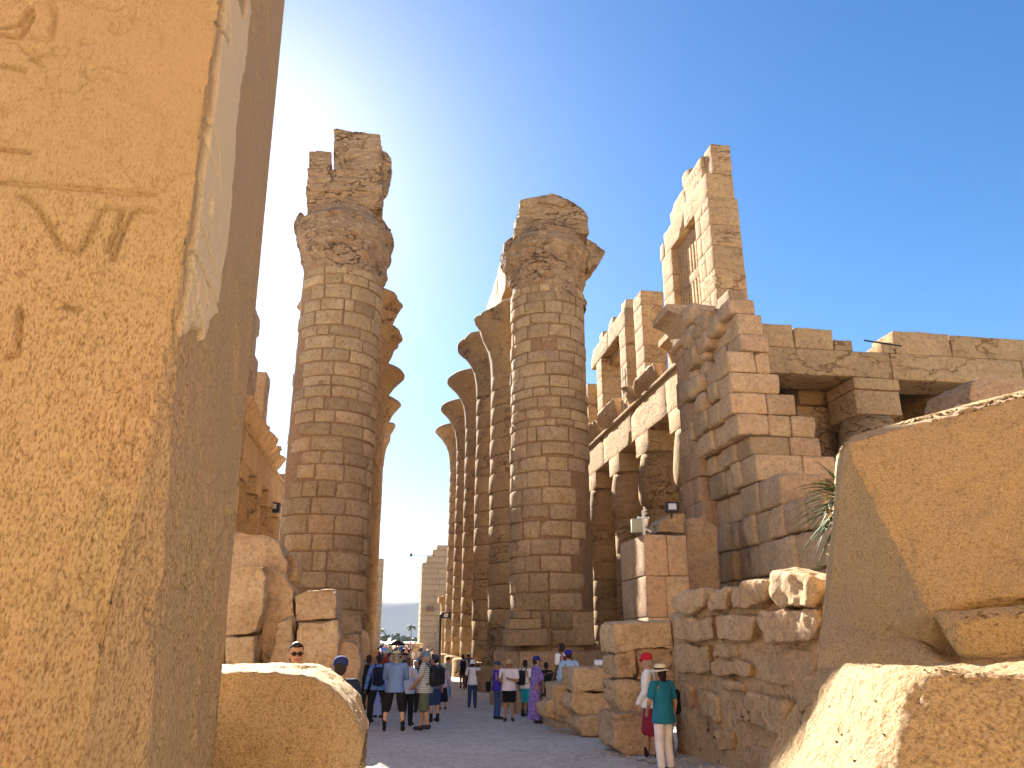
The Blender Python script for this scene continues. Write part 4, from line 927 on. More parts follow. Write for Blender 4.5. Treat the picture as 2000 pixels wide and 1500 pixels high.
def person(label, px, py, face, h=1.72, Yd=None, skin='tan', hair='dark', hairlen=0, top=None, sleeve='short', toplen=.86, bottom=None, blen='long', skirt=False, shoes=(.03, .03, .035),
           hat=None, hatc=None, pack=None, armL=None, armR=None, stride=0., spread=.11, wide=1., vox=.02, glasses=False, headtilt=0, sit=False, z0=None, group=None, bag=None, headdir=0, socks=None, lean=0, beard=False, robe=None, hatband=None):
    pos = G(px, py) if Yd is None else P(px, py, Yd)
    if z0 is not None: pos = np.array([pos[0], pos[1], z0])
    elif Yd is not None: pos = np.array([pos[0], pos[1], gz(pos[1])])
    k = h/1.75
    root = empty('person', tuple(pos), label, 'person', group); root.rotation_euler = (0, 0, math.radians(face)); root.scale = (k, k, k)
    if 'near' not in label and vox < .02: pass
    def part(name, me, mat, parent=root):
        me.materials.clear(); me.materials.append(mat); o = bpy.data.objects.new(name, me); COL.objects.link(o); o.parent = parent; ORG[o] = ORG[root]; return o
    def raw(name, V, F, mat, parent=root, smooth=True):
        me = bpy.data.meshes.new(name); me.from_pydata([tuple(v) for v in V], [], [tuple(f) for f in F]); me.polygons.foreach_set('use_smooth', [smooth]*len(me.polygons)); return part(name, me, mat, parent)
    q = wide; le = lean
    def L_(z): return le*(max(z-.95, 0))
    hip, chest = .94, 1.38
    sh = {-1: np.array([-.185*q, L_(1.43), 1.42]), 1: np.array([.185*q, L_(1.43), 1.42])}
    el = {-1: np.array([-.265*q, -.03+L_(1.15), 1.13]), 1: np.array([.265*q, -.03+L_(1.15), 1.13])}
    hd = {-1: np.array([-.295*q, .07+L_(.9), .87]), 1: np.array([.295*q, .07+L_(.9), .87])}
    if armL: el[-1], hd[-1] = np.array(armL[0], float), np.array(armL[1], float)
    if armR: el[1], hd[1] = np.array(armR[0], float), np.array(armR[1], float)
    kn, an = {}, {}
    for s in (-1, 1):
        st_ = stride*s
        if sit: kn[s] = np.array([.11*s, .42, .5]); an[s] = np.array([.11*s, .44, .09])
        else: kn[s] = np.array([spread*.9*s, .03+st_*.5, .5]); an[s] = np.array([spread*s, st_, .09+(.05 if st_ < -.1 else 0)])
    hz = .55 if sit else .94
    dz = hz-.94
    def up(p): return np.array([p[0], p[1], p[2]+dz])
    sh = {s: up(p) for s, p in sh.items()}; el = {s: up(p) for s, p in el.items()}; hd = {s: up(p) for s, p in hd.items()}
    H = np.array([0, .02+L_(1.6), 1.62+dz]); ht = math.radians(headtilt)
    body = [capsule((0, 0, .97+dz), .12, (0, L_(1.2), 1.15+dz), .105, 1.25*q, .85*q), capsule((-.07*q, L_(1.3), 1.2+dz), .105, (-.1*q, L_(1.38), 1.36+dz), .1), capsule((.07*q, L_(1.3), 1.2+dz), .105, (.1*q, L_(1.38), 1.36+dz), .1),
            capsule((-.13*q, L_(1.42), 1.43+dz), .06, (.13*q, L_(1.42), 1.43+dz), .06), capsule((0, L_(1.4), 1.42+dz), .06, tuple(H-[0, .02, .1]), .053),
            capsule(tuple(H+[0, -.012, .028]), .094, tuple(H+[0, .02, -.015]), .078, .84, 1), capsule(tuple(H+[0, .03, -.06]), .058, tuple(H+[0, .055, -.085]), .036, .95, 1),
            capsule(tuple(H+[0, .09, .0]), .010, tuple(H+[0, .108, -.028]), .016), capsule(tuple(H+[-.083, .0, .0]), .012, tuple(H+[-.085, 0, -.03]), .012), capsule(tuple(H+[.083, .0, .0]), .012, tuple(H+[.085, 0, -.03]), .012)]
    ex = []
    for s in (-1, 1):
        hipj = np.array([.09*s*q, 0, hz])
        body += [capsule(hipj, .09*q, kn[s], .058), capsule(kn[s], .056, (kn[s]*.62+an[s]*.38)+[0, -.015, 0], .058*1.0), capsule((kn[s]*.62+an[s]*.38)+[0, -.015, 0], .056, an[s], .038),
                 capsule(an[s]-[0, .02, .03], .04, an[s]+[.02*s, .14, -.05], .032, 1, 1), capsule(sh[s], .056*q, el[s], .042), capsule(el[s], .042, hd[s], .028)]
        d = hd[s]-el[s]; d /= np.linalg.norm(d); side = np.cross(d, [1., 0, 0]); side /= max(np.linalg.norm(side), 1e-6)
        pc = hd[s]+d*.05; body.append(capsule(hd[s], .028, pc+d*.02, .034, .75 if abs(d[2]) > .5 else 1, 1))
        curl = np.cross(d, side)*(-s)
        for j, (o_, ln) in enumerate(((-.027, .062), (-.009, .075), (.009, .07), (.026, .055))):
            b_ = pc+side*o_+d*.02; m_ = b_+d*ln*.55+curl*.004; e_ = m_+d*ln*.4+curl*.018
            ex += [capsule(b_, .0095, m_, .0085, n=6), capsule(m_, .0085, e_, .007, n=6)]
        b_ = hd[s]+side*-.02+d*.01; m_ = b_+side*-.025+d*.03; ex += [capsule(b_, .011, m_, .009, n=6), capsule(m_, .009, m_+d*.028, .008, n=6)]
    part('body', remesh(body, vox, 'body', 1, ex), SKIN[skin])
    # eyes, brows, mouth (small but there)
    for s in (-1, 1):
        V, F, T = capsule(tuple(H+[.032*s-.006, .087, .008]), .009, tuple(H+[.032*s+.006, .087, .008]), .009, n=6); raw('eye', V, F+T, M['eye'])
        V, F, T = capsule(tuple(H+[.032*s-.014, .092, .028]), .005, tuple(H+[.032*s+.014, .09, .028]), .005, n=6); raw('eyebrow', V, F+T, HAIR[hair])
    V, F, T = capsule(tuple(H+[-.02, .089, -.052]), .006, tuple(H+[.02, .089, -.052]), .006, n=6); raw('lips', V, F+T, M['lips'])
    # hair
    hp = [capsule(tuple(H+[0, -.032, .045]), .09, tuple(H+[0, -.036, -.015]), .085, .92, 1), capsule(tuple(H+[0, .012, .082]), .055, tuple(H+[0, -.03, .065]), .078, .98, 1)]
    if hairlen: hp += [capsule(tuple(H+[0, -.05, 0]), .085, tuple(H+[0, -.065, -hairlen]), .06, 1.05, .7)]
    if beard: hp += [capsule(tuple(H+[0, .056, -.1]), .036, tuple(H+[0, .03, -.09]), .043, 1.12, 1)]
    part('hair', remesh(hp, vox, 'hair', 1), HAIR[hair])
    if bottom is not None:
        bp = [capsule((-.05*q, 0, hz+.02), .125*q, (.05*q, 0, hz+.02), .125*q, 1, .95)]
        zend = {'long': .1, 'capri': .3, 'knee': .5, 'short': .62, 'mini': .72}[blen]
        if skirt:
            V, F = lathe_local([(.0, hz+.1), (.13*q, hz+.1), (.16*q, hz), (.19*q, .7+dz), (.23*q, zend+.02), (.21*q, zend), (.0, zend+.03)], 24, 1, .85)
            V[:, 0] += .012*np.sin(np.arctan2(V[:, 1], V[:, 0])*9)*(hz-V[:, 2]); raw('skirt', V, F, bottom)
        else:
            for s in (-1, 1):
                hipj = np.array([.09*s*q, 0, hz])
                if zend < .48: bp += [capsule(hipj, .1*q, kn[s], .08), capsule(kn[s], .082, an[s]+[0, 0, max(0, zend-.05)], .07)]
                else:
                    f_ = (hz-zend)/(hz-.5); bp += [capsule(hipj, .103*q, hipj+(kn[s]-hipj)*f_, .1*q)]
            part('shorts' if zend > .45 else 'trousers', remesh(bp, vox, 'trousers', 1), bottom)
    if top is not None:
        tl = toplen+dz
        rg = [(.0, tl-.005), (.9, tl), (1, tl+.02)]+[(1, z_+dz) for z_ in (.95, 1.0, 1.1, 1.2, 1.3, 1.37, 1.43, 1.475, 1.5) if z_+dz > tl+.04]; V, F = lathe_local([(max(r_, .001), z_) for r_, z_ in rg], 20)
        zq = V[:, 2]-dz; bel = 1+.0*q; fx = np.interp(zq, [.7, .9, 1.0, 1.12, 1.25, 1.37, 1.44, 1.5], [.212, .21, .18, .166, .175, .187, .14, .05])*q; fy = np.interp(zq, [.7, .9, 1.0, 1.12, 1.25, 1.37, 1.44, 1.5], [.165, .158, .146, .13, .13, .127, .095, .045])*(1+(q-1)*1.6)
        fo = 1+.035*np.sin(np.arctan2(V[:, 1], V[:, 0])*5+V[:, 2]*6)*np.clip(1.25-zq, 0, .5)*2
        V = np.stack([V[:, 0]*fx*fo, V[:, 1]*fy*fo+np.where(zq > .95, (zq-.95)*le, 0), V[:, 2]], 1); n0 = len(V); m0 = len(rg)
        tp = [(V, F, [(j, (j+1) % 20, 0) for j in range(1, 19)]+[((m0-1)*20, (m0-1)*20+j, (m0-1)*20+(j+1)) for j in range(1, 19)]), capsule((-.14*q, L_(1.42), 1.425+dz), .068, (.14*q, L_(1.42), 1.425+dz), .068)]
        for s in (-1, 1):
            if sleeve == 'none': continue
            if sleeve == 'short': tp += [capsule(sh[s], .075*q, sh[s]+(el[s]-sh[s])*.62, .066*q)]
            else: tp += [capsule(sh[s], .074*q, el[s], .062), capsule(el[s], .062, hd[s]-(hd[s]-el[s])*.12, .045)]
        part('shirt', remesh(tp, vox, 'shirt', 1), top)
    if robe is not None:
        tp = [capsule((-.05, 0, 1.05), .135*q, (-.1*q, 0, 1.36), .122), capsule((.05, 0, 1.05), .135*q, (.1*q, 0, 1.36), .122), capsule((-.14*q, 0, 1.425), .075, (.14*q, 0, 1.425), .075), capsule((0, 0, 1.0), .165*q, (0, -.02, .16), .225*q, 1, .9)]
        for s in (-1, 1): tp += [capsule(sh[s], .085, el[s], .1)]
        me = remesh(tp, vox, 'robe', 1)
        V = np.zeros(len(me.vertices)*3, np.float32); me.vertices.foreach_get('co', V); V = V.reshape(-1, 3); a = np.arctan2(V[:, 1], V[:, 0]); f_ = 1+.05*np.sin(a*9+V[:, 2]*3)*np.clip((1.1-V[:, 2]), 0, 1); low = V[:, 2] < 1.0
        V[low, :2] *= f_[low, None]; V[:, 2] = np.maximum(V[:, 2], .1); me.vertices.foreach_set('co', V.ravel()); part('robe', me, robe)
    for s in (-1, 1):
        if sit: pass
        f = an[s]; o = remesh([capsule(f-[0, .03, .025], .05, f+[.02*s, .15, -.045], .042), capsule(f-[0, .02, .05], .045, f+[.02*s, .12, -.05], .04)], max(vox, .015), 'shoe', 1); part('shoe', o, PM('shoe%02d' % int(shoes[0]*99), shoes))
        if socks: part('sock', remesh([capsule(f+[0, 0, -.02], .046, f+[0, 0, .12], .05)], max(vox, .015), 'sock', 1), PM('sock_dark', socks))
    if hat:
        hc = PM('hat_'+'_'.join('%02d' % int(c*99) for c in hatc), hatc, .9)
        if hat == 'cap':
            V, F = lathe_local([(.1, .02), (.104, .05), (.1, .09), (.075, .125), (.03, .142), (.001, .144)], 20, .92, 1.05); V += H+[0, -.008, .0]; c_ = raw('cap', V, F, hc)
            V = []; 
            for i in range(9):
                a = math.pi*(.12+.76*i/8)
                for r, z in ((.085, .04), (.165, .022), (.165, .014), (.085, .032)): V.append(H+[math.cos(a)*(.085 if r < .1 else .075), .015+math.sin(a)*r, z])
            F = [(i*4+j, i*4+(j+1) % 4, i*4+4+(j+1) % 4, i*4+4+j) for i in range(8) for j in range(4)]; raw('visor', V, F, hc, c_)
        else:
            br = {'brim': .185, 'wide': .2, 'bucket': .15}[hat]; dr = {'brim': -.005, 'wide': -.035, 'bucket': -.05}[hat]
            V, F = lathe_local([(br, .035+dr), (br, .042+dr), (br*.8, .044+dr*.5), (.108, .05), (.104, .09), (.094, .135), (.06, .152), (.001, .148)], 28, .95, 1.08)
            t_ = V[:, 2] < .06; V[t_, 2] += .018*np.cos(2*np.arctan2(V[t_, 1], V[t_, 0]))*-1; V += H+[0, -.012, 0]; c_ = raw('hat', V, F, hc)
            if hatband: V, F = lathe_local([(.1055, .055), (.109, .056), (.108, .084), (.1035, .085)], 24, .97, 1.1); raw('hat_band', V+H+[0, -.012, 0], F, PM('band', hatband), c_)
    if glasses:
        g_ = [capsule(tuple(H+[-.036, .098, .01]), .022, tuple(H+[-.03, .099, .008]), .022, 1, .4), capsule(tuple(H+[.03, .099, .008]), .022, tuple(H+[.036, .098, .01]), .022, 1, .4), capsule(tuple(H+[-.07, .06, .014]), .006, tuple(H+[-.02, .104, .014]), .006), capsule(tuple(H+[.07, .06, .014]), .006, tuple(H+[.02, .104, .014]), .006), capsule(tuple(H+[-.03, .102, .014]), .007, tuple(H+[.03, .102, .014]), .007)]
        part('sunglasses', remesh(g_, .006, 'sunglasses', 1), PM('dark_lens', (.01, .01, .012), .25))
    if pack is not None:
        V, F = block((.3, .17, .46), .07, .012, 6, n=(5, 4, 6)); V = V+[0, -.2+L_(1.2), 1.2+dz]; b_ = raw('backpack', V, F, pack)
        V, F = block((.22, .06, .22), .03, .006, 6, n=(4, 3, 4)); raw('pocket', V+[0, -.3+L_(1.2), 1.1+dz], F, pack, b_)
        for s in (-1, 1):
            V, F, T = [None]*3
            st_p = [(.09*s, -.13, 1.4), (.1*s, -.04, 1.49), (.105*s, .09, 1.44), (.115*s, .125, 1.3), (.135*s, .06, 1.12), (.14*s, -.1, 1.02)]
            pr = [capsule(np.array(a)*[q, q, 1]+[0, L_(1.3), dz], .018, np.array(b)*[q, q, 1]+[0, L_(1.3), dz], .018, n=6) for a, b in zip(st_p[:-1], st_p[1:])]
            Vs, Fs, o = [], [], 0
            for V, F, T in pr: Vs.append(V); Fs += [tuple(x+o for x in f) for f in F+T]; o += len(V)
            raw('strap', np.vstack(Vs), Fs, pack, b_)
    if bag is not None:
        bx_, mat = bag; V, F = block((.28, .12, .3), .05, .012, 6, n=(5, 3, 5)); raw('shoulder_bag', V+np.array(bx_)+[0, 0, dz], F, mat)
        V, F, T = capsule(np.array(bx_)+[0, 0, .12], .012, (0.05*(-1 if bx_[0] > 0 else 1), .05, 1.46), .012, n=6); raw('bag_strap', V, F+T, mat)
    return root
M['eye'] = plain('eye', (.03, .02, .02), .3); M['lips'] = plain('lips', (.3, .12, .1), .6)
def held(name, label, cat, px, py, Yd, dims, mat, rot=0):
    c = P(px, py, Yd); V, F = block(dims, min(dims)*.3, .001, 3, n=(3, 3, 3)); o = obj(name, V+c, F, mat, org=c); return tag(o, label, cat)
navy = PM('navy', (.012, .018, .05)); black = PM('black_cloth', (.012, .012, .014)); jeans = PM('denim', (.03, .06, .17)); white = PM('white_cloth', (.78, .78, .80)); olive = PM('olive_cloth', (.10, .12, .085))
lblue = PM('chambray', (.18, .29, .58)); dgrey = PM('dark_grey_cloth', (.04, .04, .045)); pack1 = PM('backpack_black', (.012, .013, .02), .7); khaki = PM('khaki', (.3, .24, .16)); red = PM('red_cloth', (.42, .03, .05))
bpat = PM('blue_print', (.03, .1, .55), pat='n', c2=(.2, .4, .8), sc=22.); purp = PM('purple_print', (.10, .06, .42), pat='n', c2=(.36, .28, .62), sc=26.); lil = PM('lilac_print', (.42, .36, .55), pat='n', c2=(.62, .55, .66), sc=40.)
strp = PM('striped_cloth', (.55, .58, .58), pat='stripe', c2=(.12, .16, .18), sc=7.); maroon = PM('maroon_cloth', (.26, .02, .05)); teal = PM('teal_cloth', (.015, .17, .27)); turq = PM('turquoise_cloth', (.02, .38, .42)); violet = PM('violet_cloth', (.07, .04, .45))
pink = PM('pink_cloth', (.62, .38, .48)); brown = PM('brown_cloth', (.16, .09, .06)); sky_b = PM('pale_blue_cloth', (.25, .45, .75))
# the pair standing by the rough wall
person('grey-haired man in red cap, white shirt and dark red shorts by the rough wall', 1275, 1490, 75, 1.78, skin='tan', hair='grey', top=white, sleeve='long', bottom=maroon, blen='knee', shoes=(.28, .3, .34), socks=(.012, .012, .014), hat='cap', hatc=(.5, .02, .04), vox=.013,
       armL=((-.2, .05, 1.13), (-.1, .2, .92)), armR=((.3, -.05, 1.15), (.22, .1, 1.1)), spread=.1, glasses=True, stride=.1)
person('woman in teal T-shirt, white trousers and straw hat with black band, nearest the viewer', 1302, 1512, 35, 1.62, skin='tan', hair='dark', hairlen=.12, top=teal, sleeve='short', toplen=.80, bottom=PM('white_trousers', (.74, .7, .74)), blen='long', shoes=(.05, .03, .03),
       hat='brim', hatc=(.72, .62, .42), hatband=(.01, .01, .01), vox=.013, armL=((-.26, .06, 1.15), (-.12, .26, .98)), wide=1.08)
c_ = G(1310, 1490); V, F = block((.3, .16, .42), .07, .015, 6, n=(5, 4, 5)); tag(obj('handbag', V+c_+[.16, .35, .95], F, black, org=c_+[.1, .35, .8]), 'black bag hanging behind the woman in the teal T-shirt', 'bag')
# left group
person('man in blue patterned shirt with navy backpack and black trousers, seen from behind', 735, 1417, 8, 1.78, skin='dark', top=bpat, sleeve='long', bottom=black, pack=navy, spread=.2, vox=.015, armL=((-.27, -.02, 1.15), (-.33, .02, .88)))
person('dark-haired person in black at the left edge of the group', 714, 1412, -10, 1.78, skin='dark', top=black, sleeve='long', bottom=black, spread=.12)
person('man in light blue shirt, black shorts and straw hat with dark band, seen from behind', 768, 1428, 4, 1.80, skin='light', hair='grey', top=lblue, sleeve='long', toplen=.84, bottom=black, blen='knee', hat='brim', hatc=(.5, .46, .33), hatband=(.02, .02, .02), spread=.21, vox=.015, wide=1.14, armL=((-.26, .12, 1.16), (-.12, .3, 1.12)), armR=((.26, .12, 1.16), (.1, .3, 1.12)), shoes=(.02, .02, .02), socks=(.012, .012, .014))
person('woman in pale shirt and black trousers beside the straw-hatted man', 793, 1418, -15, 1.68, skin='light', hair='brown', top=PM('pale_shirt', (.5, .58, .78)), sleeve='long', toplen=.82, bottom=black, vox=.018, armR=((.27, .03, 1.16), (.2, .15, .95)))
person('man in striped shirt and olive shorts with cap and sunglasses, in profile', 828, 1428, 78, 1.80, skin='tan', hair='grey', top=strp, toplen=.82, bottom=olive, blen='knee', hat='cap', hatc=(.13, .18, .26), glasses=True, pack=pack1, vox=.015, wide=1.1, armR=((.24, .08, 1.15), (.12, .28, .98)), armL=((-.24, .08, 1.15), (-.1, .28, .98)), spread=.1, stride=.12, beard=True)
person('man with black backpack standing behind the striped shirt, in dark blue shorts', 848, 1410, 40, 1.78, skin='light', hair='dark', top=PM('slate_cloth', (.12, .14, .26)), bottom=jeans, blen='knee', pack=pack1, socks=(.012, .012, .014), hat='cap', hatc=(.05, .05, .1))
person('woman in lilac blouse, navy skirt and white sun hat, walking away', 864, 1386, 12, 1.6, skin='light', hair='grey', top=lil, sleeve='long', toplen=.84, bottom=navy, blen='capri', skirt=True, hat='bucket', hatc=(.72, .74, .62))
person('person in dark clothes partly hidden behind the striped shirt', 818, 1392, 20, 1.72, skin='dark', top=dgrey, bottom=black, sleeve='short')
person('woman in white and blue patterned dress, hidden among the legs of the group', 737, 1402, -20, 1.55, skin='tan', robe=PM('blue_dress', (.22, .28, .7), pat='n', c2=(.5, .55, .8), sc=20.), hair='dark', hairlen=.1)
person('person in red top with brown hair inside the group', 797, 1392, 5, 1.7, skin='tan', hair='brown', top=red, bottom=brown, sleeve='long')
person('person in pinkish headscarf beyond the group', 810, 1384, 0, 1.68, skin='tan', hair='blond', hairlen=.15, top=PM('rose_scarf', (.4, .28, .25)), bottom=brown, hat='bucket', hatc=(.42, .3, .28))
person('dark-haired person in navy behind the patterned shirt', 752, 1392, 10, 1.66, skin='dark', top=navy, bottom=black)
# middle
person('man with white shirt pulled over his head and blue jeans, walking away alone', 922, 1384, 2, 1.72, skin='dark', top=PM('bright_white', (.85, .86, .88)), toplen=.85, bottom=jeans, stride=.12, vox=.018, armR=((.32, .1, 1.42), (.16, .08, 1.62)), armL=((-.27, .02, 1.14), (-.3, .1, .88)), hat='bucket', hatc=(.82, .84, .86))
person('person in black dress and pale shawl with a black bag, far right of the path', 903, 1346, 10, 1.7, skin='dark', top=PM('shawl', (.5, .45, .5)), sleeve='long', toplen=1.0, bottom=black, blen='mini', skirt=True, pack=pack1, stride=.15)
person('person with white cap beside the black dress, far right of the path', 914, 1344, -15, 1.78, skin='dark', top=PM('dusk_violet', (.12, .08, .2)), sleeve='long', bottom=black, hat='cap', hatc=(.7, .7, .74))
person('woman in violet T-shirt and jeans carrying a big dark bag, right of the path', 970, 1405, -70, 1.62, skin='tan', hair='blond', top=violet, bottom=PM('pale_denim', (.05, .1, .26)), hat='cap', hatc=(.03, .05, .13), hairlen=.06, vox=.018, armL=((-.2, .05, 1.15), (-.1, .28, 1.05)), armR=((.22, .05, 1.15), (.1, .28, 1.05)), bag=((-.1, -.26, .98), black))
person('woman in white T-shirt, black shorts and tan straw hat, arms folded round a phone', 994, 1409, 178, 1.66, skin='tan', hair='dark', hairlen=.14, top=PM('white_tee', (.74, .72, .82)), bottom=black, blen='short', hat='wide', hatc=(.45, .30, .15), vox=.016, wide=1.15, armL=((-.27, .06, 1.14), (-.02, .26, 1.2)), armR=((.26, .08, 1.14), (.2, .26, 1.3)), shoes=(.06, .05, .04))
person('person in white T-shirt and turquoise shorts behind the purple robe', 1026, 1400, -40, 1.68, skin='dark', top=white, bottom=turq, blen='knee', pack=pack1, socks=(.012, .012, .014))
person('woman in long purple robe and navy cap holding a camera, by the low wall', 1048, 1413, -82, 1.74, skin='tan', hair='dark', hairlen=.05, robe=purp, hat='cap', hatc=(.03, .03, .22), vox=.016, glasses=True, wide=1.2, armL=((-.22, .12, 1.2), (-.1, .34, 1.26)), armR=((.24, .1, 1.18), (.1, .34, 1.24)))
person('man in black with dark blue bag leaning by the purple robe', 1068, 1398, -30, 1.62, skin='dark', top=black, bottom=black, sleeve='long', bag=((.1, .16, 1.0), PM('royal_blue', (.02, .04, .4))))
p0 = P(1112, 1335, 21.5)
person('seated person in pale blue shirt and royal blue cap beside the low pile', 1112, 1335, 20, 1.7, Yd=21.0, z0=.42, skin='tan', top=sky_b, sleeve='long', bottom=navy, hat='cap', hatc=(.02, .02, .32), sit=True, vox=.018)
person('dark-haired person with black and red backpack sitting beside the low pile', 1098, 1335, 50, 1.75, Yd=21.8, z0=.55, skin='dark', top=white, bottom=black, sit=True, pack=PM('maroon_pack', (.14, .02, .03)), vox=.018)
stone('bench_stone', lp, M['wall'], 20.6, 23, 4.3, 5.9, -.3, .95, rnd=.06, amp=.03)
# left, behind the granite block
person('bearded man in black shirt and sunglasses looking up behind the granite block', 560, 1500, 200, 1.86, Yd=9.3, skin='tan', hair='dark', top=black, glasses=True, beard=True, bottom=black, vox=.012, z0=.14)
person('person in navy cap whose back of head shows over the granite block', 652, 1500, 10, 1.72, Yd=10.2, skin='tan', top=navy, bottom=black, hat='cap', hatc=(.02, .03, .13), vox=.015, z0=.1)
person('bald person just peeking over the granite block beside the navy cap', 628, 1500, 180, 1.72, Yd=10.6, skin='light', hair='grey', top=dgrey, bottom=black, z0=-.05)
person('person in pale pink shirt bending forward at the right of the granite block', 689, 1500, 55, 1.45, Yd=11.2, skin='dark', hair='dark', top=pink, sleeve='long', bottom=khaki, lean=.35, z0=0)
# distant visitors
far_protos = []
rs = random.Random(77)
fc = [(.02, .03, .06), (.6, .6, .62), (.03, .1, .4), (.35, .05, .05), (.05, .05, .05), (.45, .3, .25), (.1, .3, .5), (.4, .38, .3)]
for i_ in range(8):
    body = [capsule((0, 0, .95), .15, (0, 0, 1.35), .17, 1.1, .7), capsule((0, 0, 1.45), .06, (0, .01, 1.6), .06), capsule((0, .01, 1.6), .1, (0, .01, 1.66), .1)]
    for s in (-1, 1): body += [capsule((.09*s, 0, .95), .1, (.1*s, .06*s, .06), .06), capsule((.19*s, 0, 1.4), .06, (.26*s, .06, .9), .045)]
    me = remesh(body, .035, 'visitor', 1); cols = [plain('visitor_top', fc[i_], .9), plain('visitor_trousers', fc[(i_*3+1) % 8] if i_ % 2 else (.03, .03, .05), .9), SKIN['tan'], HAIR['dark'] if i_ % 3 else plain('pale_hat', (.6, .55, .45), .9)]
    for m_ in cols: me.materials.append(m_)
    for pl in me.polygons:
        z_ = pl.center.z; pl.material_index = 1 if z_ < .92 else (0 if z_ < 1.48 and not (abs(pl.center.x) > .2 and z_ < 1.15) else (3 if z_ > 1.64 or (z_ > 1.5 and pl.center.y < -.03) else 2))
    far_protos.append(me)
desc = ['dark blue', 'white', 'bright blue', 'red', 'black', 'dusty pink', 'light blue', 'pale beige']
for i_ in range(64):
    s = rs.choice((rs.uniform(34, 62), rs.uniform(60, 112), rs.uniform(60, 112), rs.uniform(112, 190)))
    lo, hi = (-.8, 3.0) if s < 60 else ((-.9, 4.0) if s < 115 else (-1.0, 6.5))
    p = W(s, rs.uniform(lo, hi), 0); j_ = i_ % 8; zn_ = 'among the columns' if s < 62 else ('in the gateway crowd' if s < 112 else 'out in the bright courtyard')
    o = bpy.data.objects.new('person', far_protos[j_]); COL.objects.link(o); o.location = (p[0], p[1], gz(p[1])); o.rotation_euler = (0, 0, rs.uniform(0, 6.28)); f_ = rs.uniform(.92, 1.05); o.scale = (f_, f_, f_)
    tag(o, 'tiny distant visitor in '+desc[j_]+' top, '+zn_, 'person', 'distant visitors crowding the way to the far gate')
um = wallthing('umbrella', 'open black umbrella above the distant crowd', 'umbrella', 70, 1.0)
V, F = lathe([(.62, 1.55), (.6, 1.62), (.5, 1.78), (.3, 1.9), (.01, 1.96)], W(70, 1.0, 0), 16); V[:, 2] += -.15; obj('canopy', V, F, black, um)
V, F = lathe([(.012, .6), (.012, 1.8)], W(70, 1., 0), 6); obj('stick', V, F, dgrey, um)

# ------------------------------------------------------------------ small things
metal = plain('dark_metal', (.03, .03, .035), .5); glassy = plain('lamp_glass', (.5, .55, .6), .15); wpaint = plain('white_paint', (.7, .7, .66), .5)
def tube(name, a, b, r, mat, parent, n=8):
    V, F, T = capsule(a, r, b, r, n=n); me = bpy.data.meshes.new(name); me.from_pydata([tuple(v-ORG[parent]) for v in V], [], F+T); me.materials.append(mat); me.polygons.foreach_set('use_smooth', [True]*len(me.polygons)); return link(name, me, parent)
def bx(name, c, dims, mat, parent, rnd=.02, yaw=None):
    V, F = block(dims, rnd, 0, 1, n=(3, 3, 3)); return obj(name, V+np.array(c), F, mat, parent)
c = P(1312, 991, 25.2); fl_ = empty('floodlight', tuple(c), 'small dark floodlight with bright glass on the edge of the stepped wall', 'floodlight')
bx('housing', c, (.42, .2, .34), metal, fl_); bx('glass', c+[0, -.11, .01], (.26, .02, .2), glassy, fl_, .008); tube('bracket', c+[0, .05, -.1], c+[0, .1, -.32], .03, metal, fl_)
c = P(1258, 1038, 24.0); wl = empty('lamp_post', tuple(c), 'short whitish post with a crossbar and box on top of the smooth pier', 'lamp post')
tube('post', c+[0, 0, -.1], c+[0, 0, .62], .05, wpaint, wl); tube('crossbar', c+[-.16, 0, .42], c+[.16, 0, .42], .035, wpaint, wl); bx('box', c+[-.2, .1, .18], (.34, .25, .42), plain('greenish_box', (.35, .35, .27), .7), wl); tube('arm', c+[0, 0, .1], c+[.2, 0, .0], .03, wpaint, wl)
c = W(70.5, 4.6, 3.9); gl = empty('floodlight', tuple(c*[1, 1, 0]+[0, 0, -.5]), 'floodlight on a dark pole at the right edge of the far gate', 'floodlight')
tube('pole', c*[1, 1, 0]+[0, 0, -.5], c, .11, metal, gl); bx('housing', c+R*.45, (.75, .4, .55), metal, gl, .05); bx('glass', c+R*.45-A*.24, (.35, .06, .3), glassy, gl, .02)
c = P(540, 992, 62); lf = empty('floodlight', tuple(c), 'small floodlight at the end of the far left beam', 'floodlight'); bx('housing', c, (.55, .4, .8), metal, lf, .05); bx('glass', c+[-.1, -.22, .1], (.3, .04, .4), glassy, lf, .01); tube('bracket', c+[-.2, 0, 0], c+[-.9, .3, 0], .05, metal, lf)
c = P(803, 1084, 117); ml = empty('street_lamp', tuple(c), 'thin lamp arm sticking out left from the top of the right pylon', 'lamp'); tube('arm', c, c+R*3.4, .05, metal, ml); bx('lamp_head', c, (.35, .3, .5), metal, ml, .08)
c = P(1712, 668, 33.2); rb = empty('iron_rod', tuple(c), 'thin dark rod sticking out from the upper beam at right', 'rod'); tube('rod', c+[-.55, 0, .08], c+[1.1, 0, -.2], .04, metal, rb)
c = P(1217, 760, 46.2); rb = empty('pale_rod', tuple(c), 'thin pale rod standing on the cornice beside the window frame', 'rod'); tube('rod', c+[0, 0, -1.5], c+[0, 0, 1.4], .03, wpaint, rb)
c = P(1172, 1303, 18.6); V, F = block((.26, .2, .14), .06, .03, 9, n=(4, 4, 4)); tag(obj('plastic_bag', V+c+[0, 0, .08], F, white, org=c), 'crumpled white bag lying on the low pile of stones', 'bag')
c = G(935, 1372)*1.0
for i_, (x, y) in enumerate(((868, 1312), (900, 1316))): pass

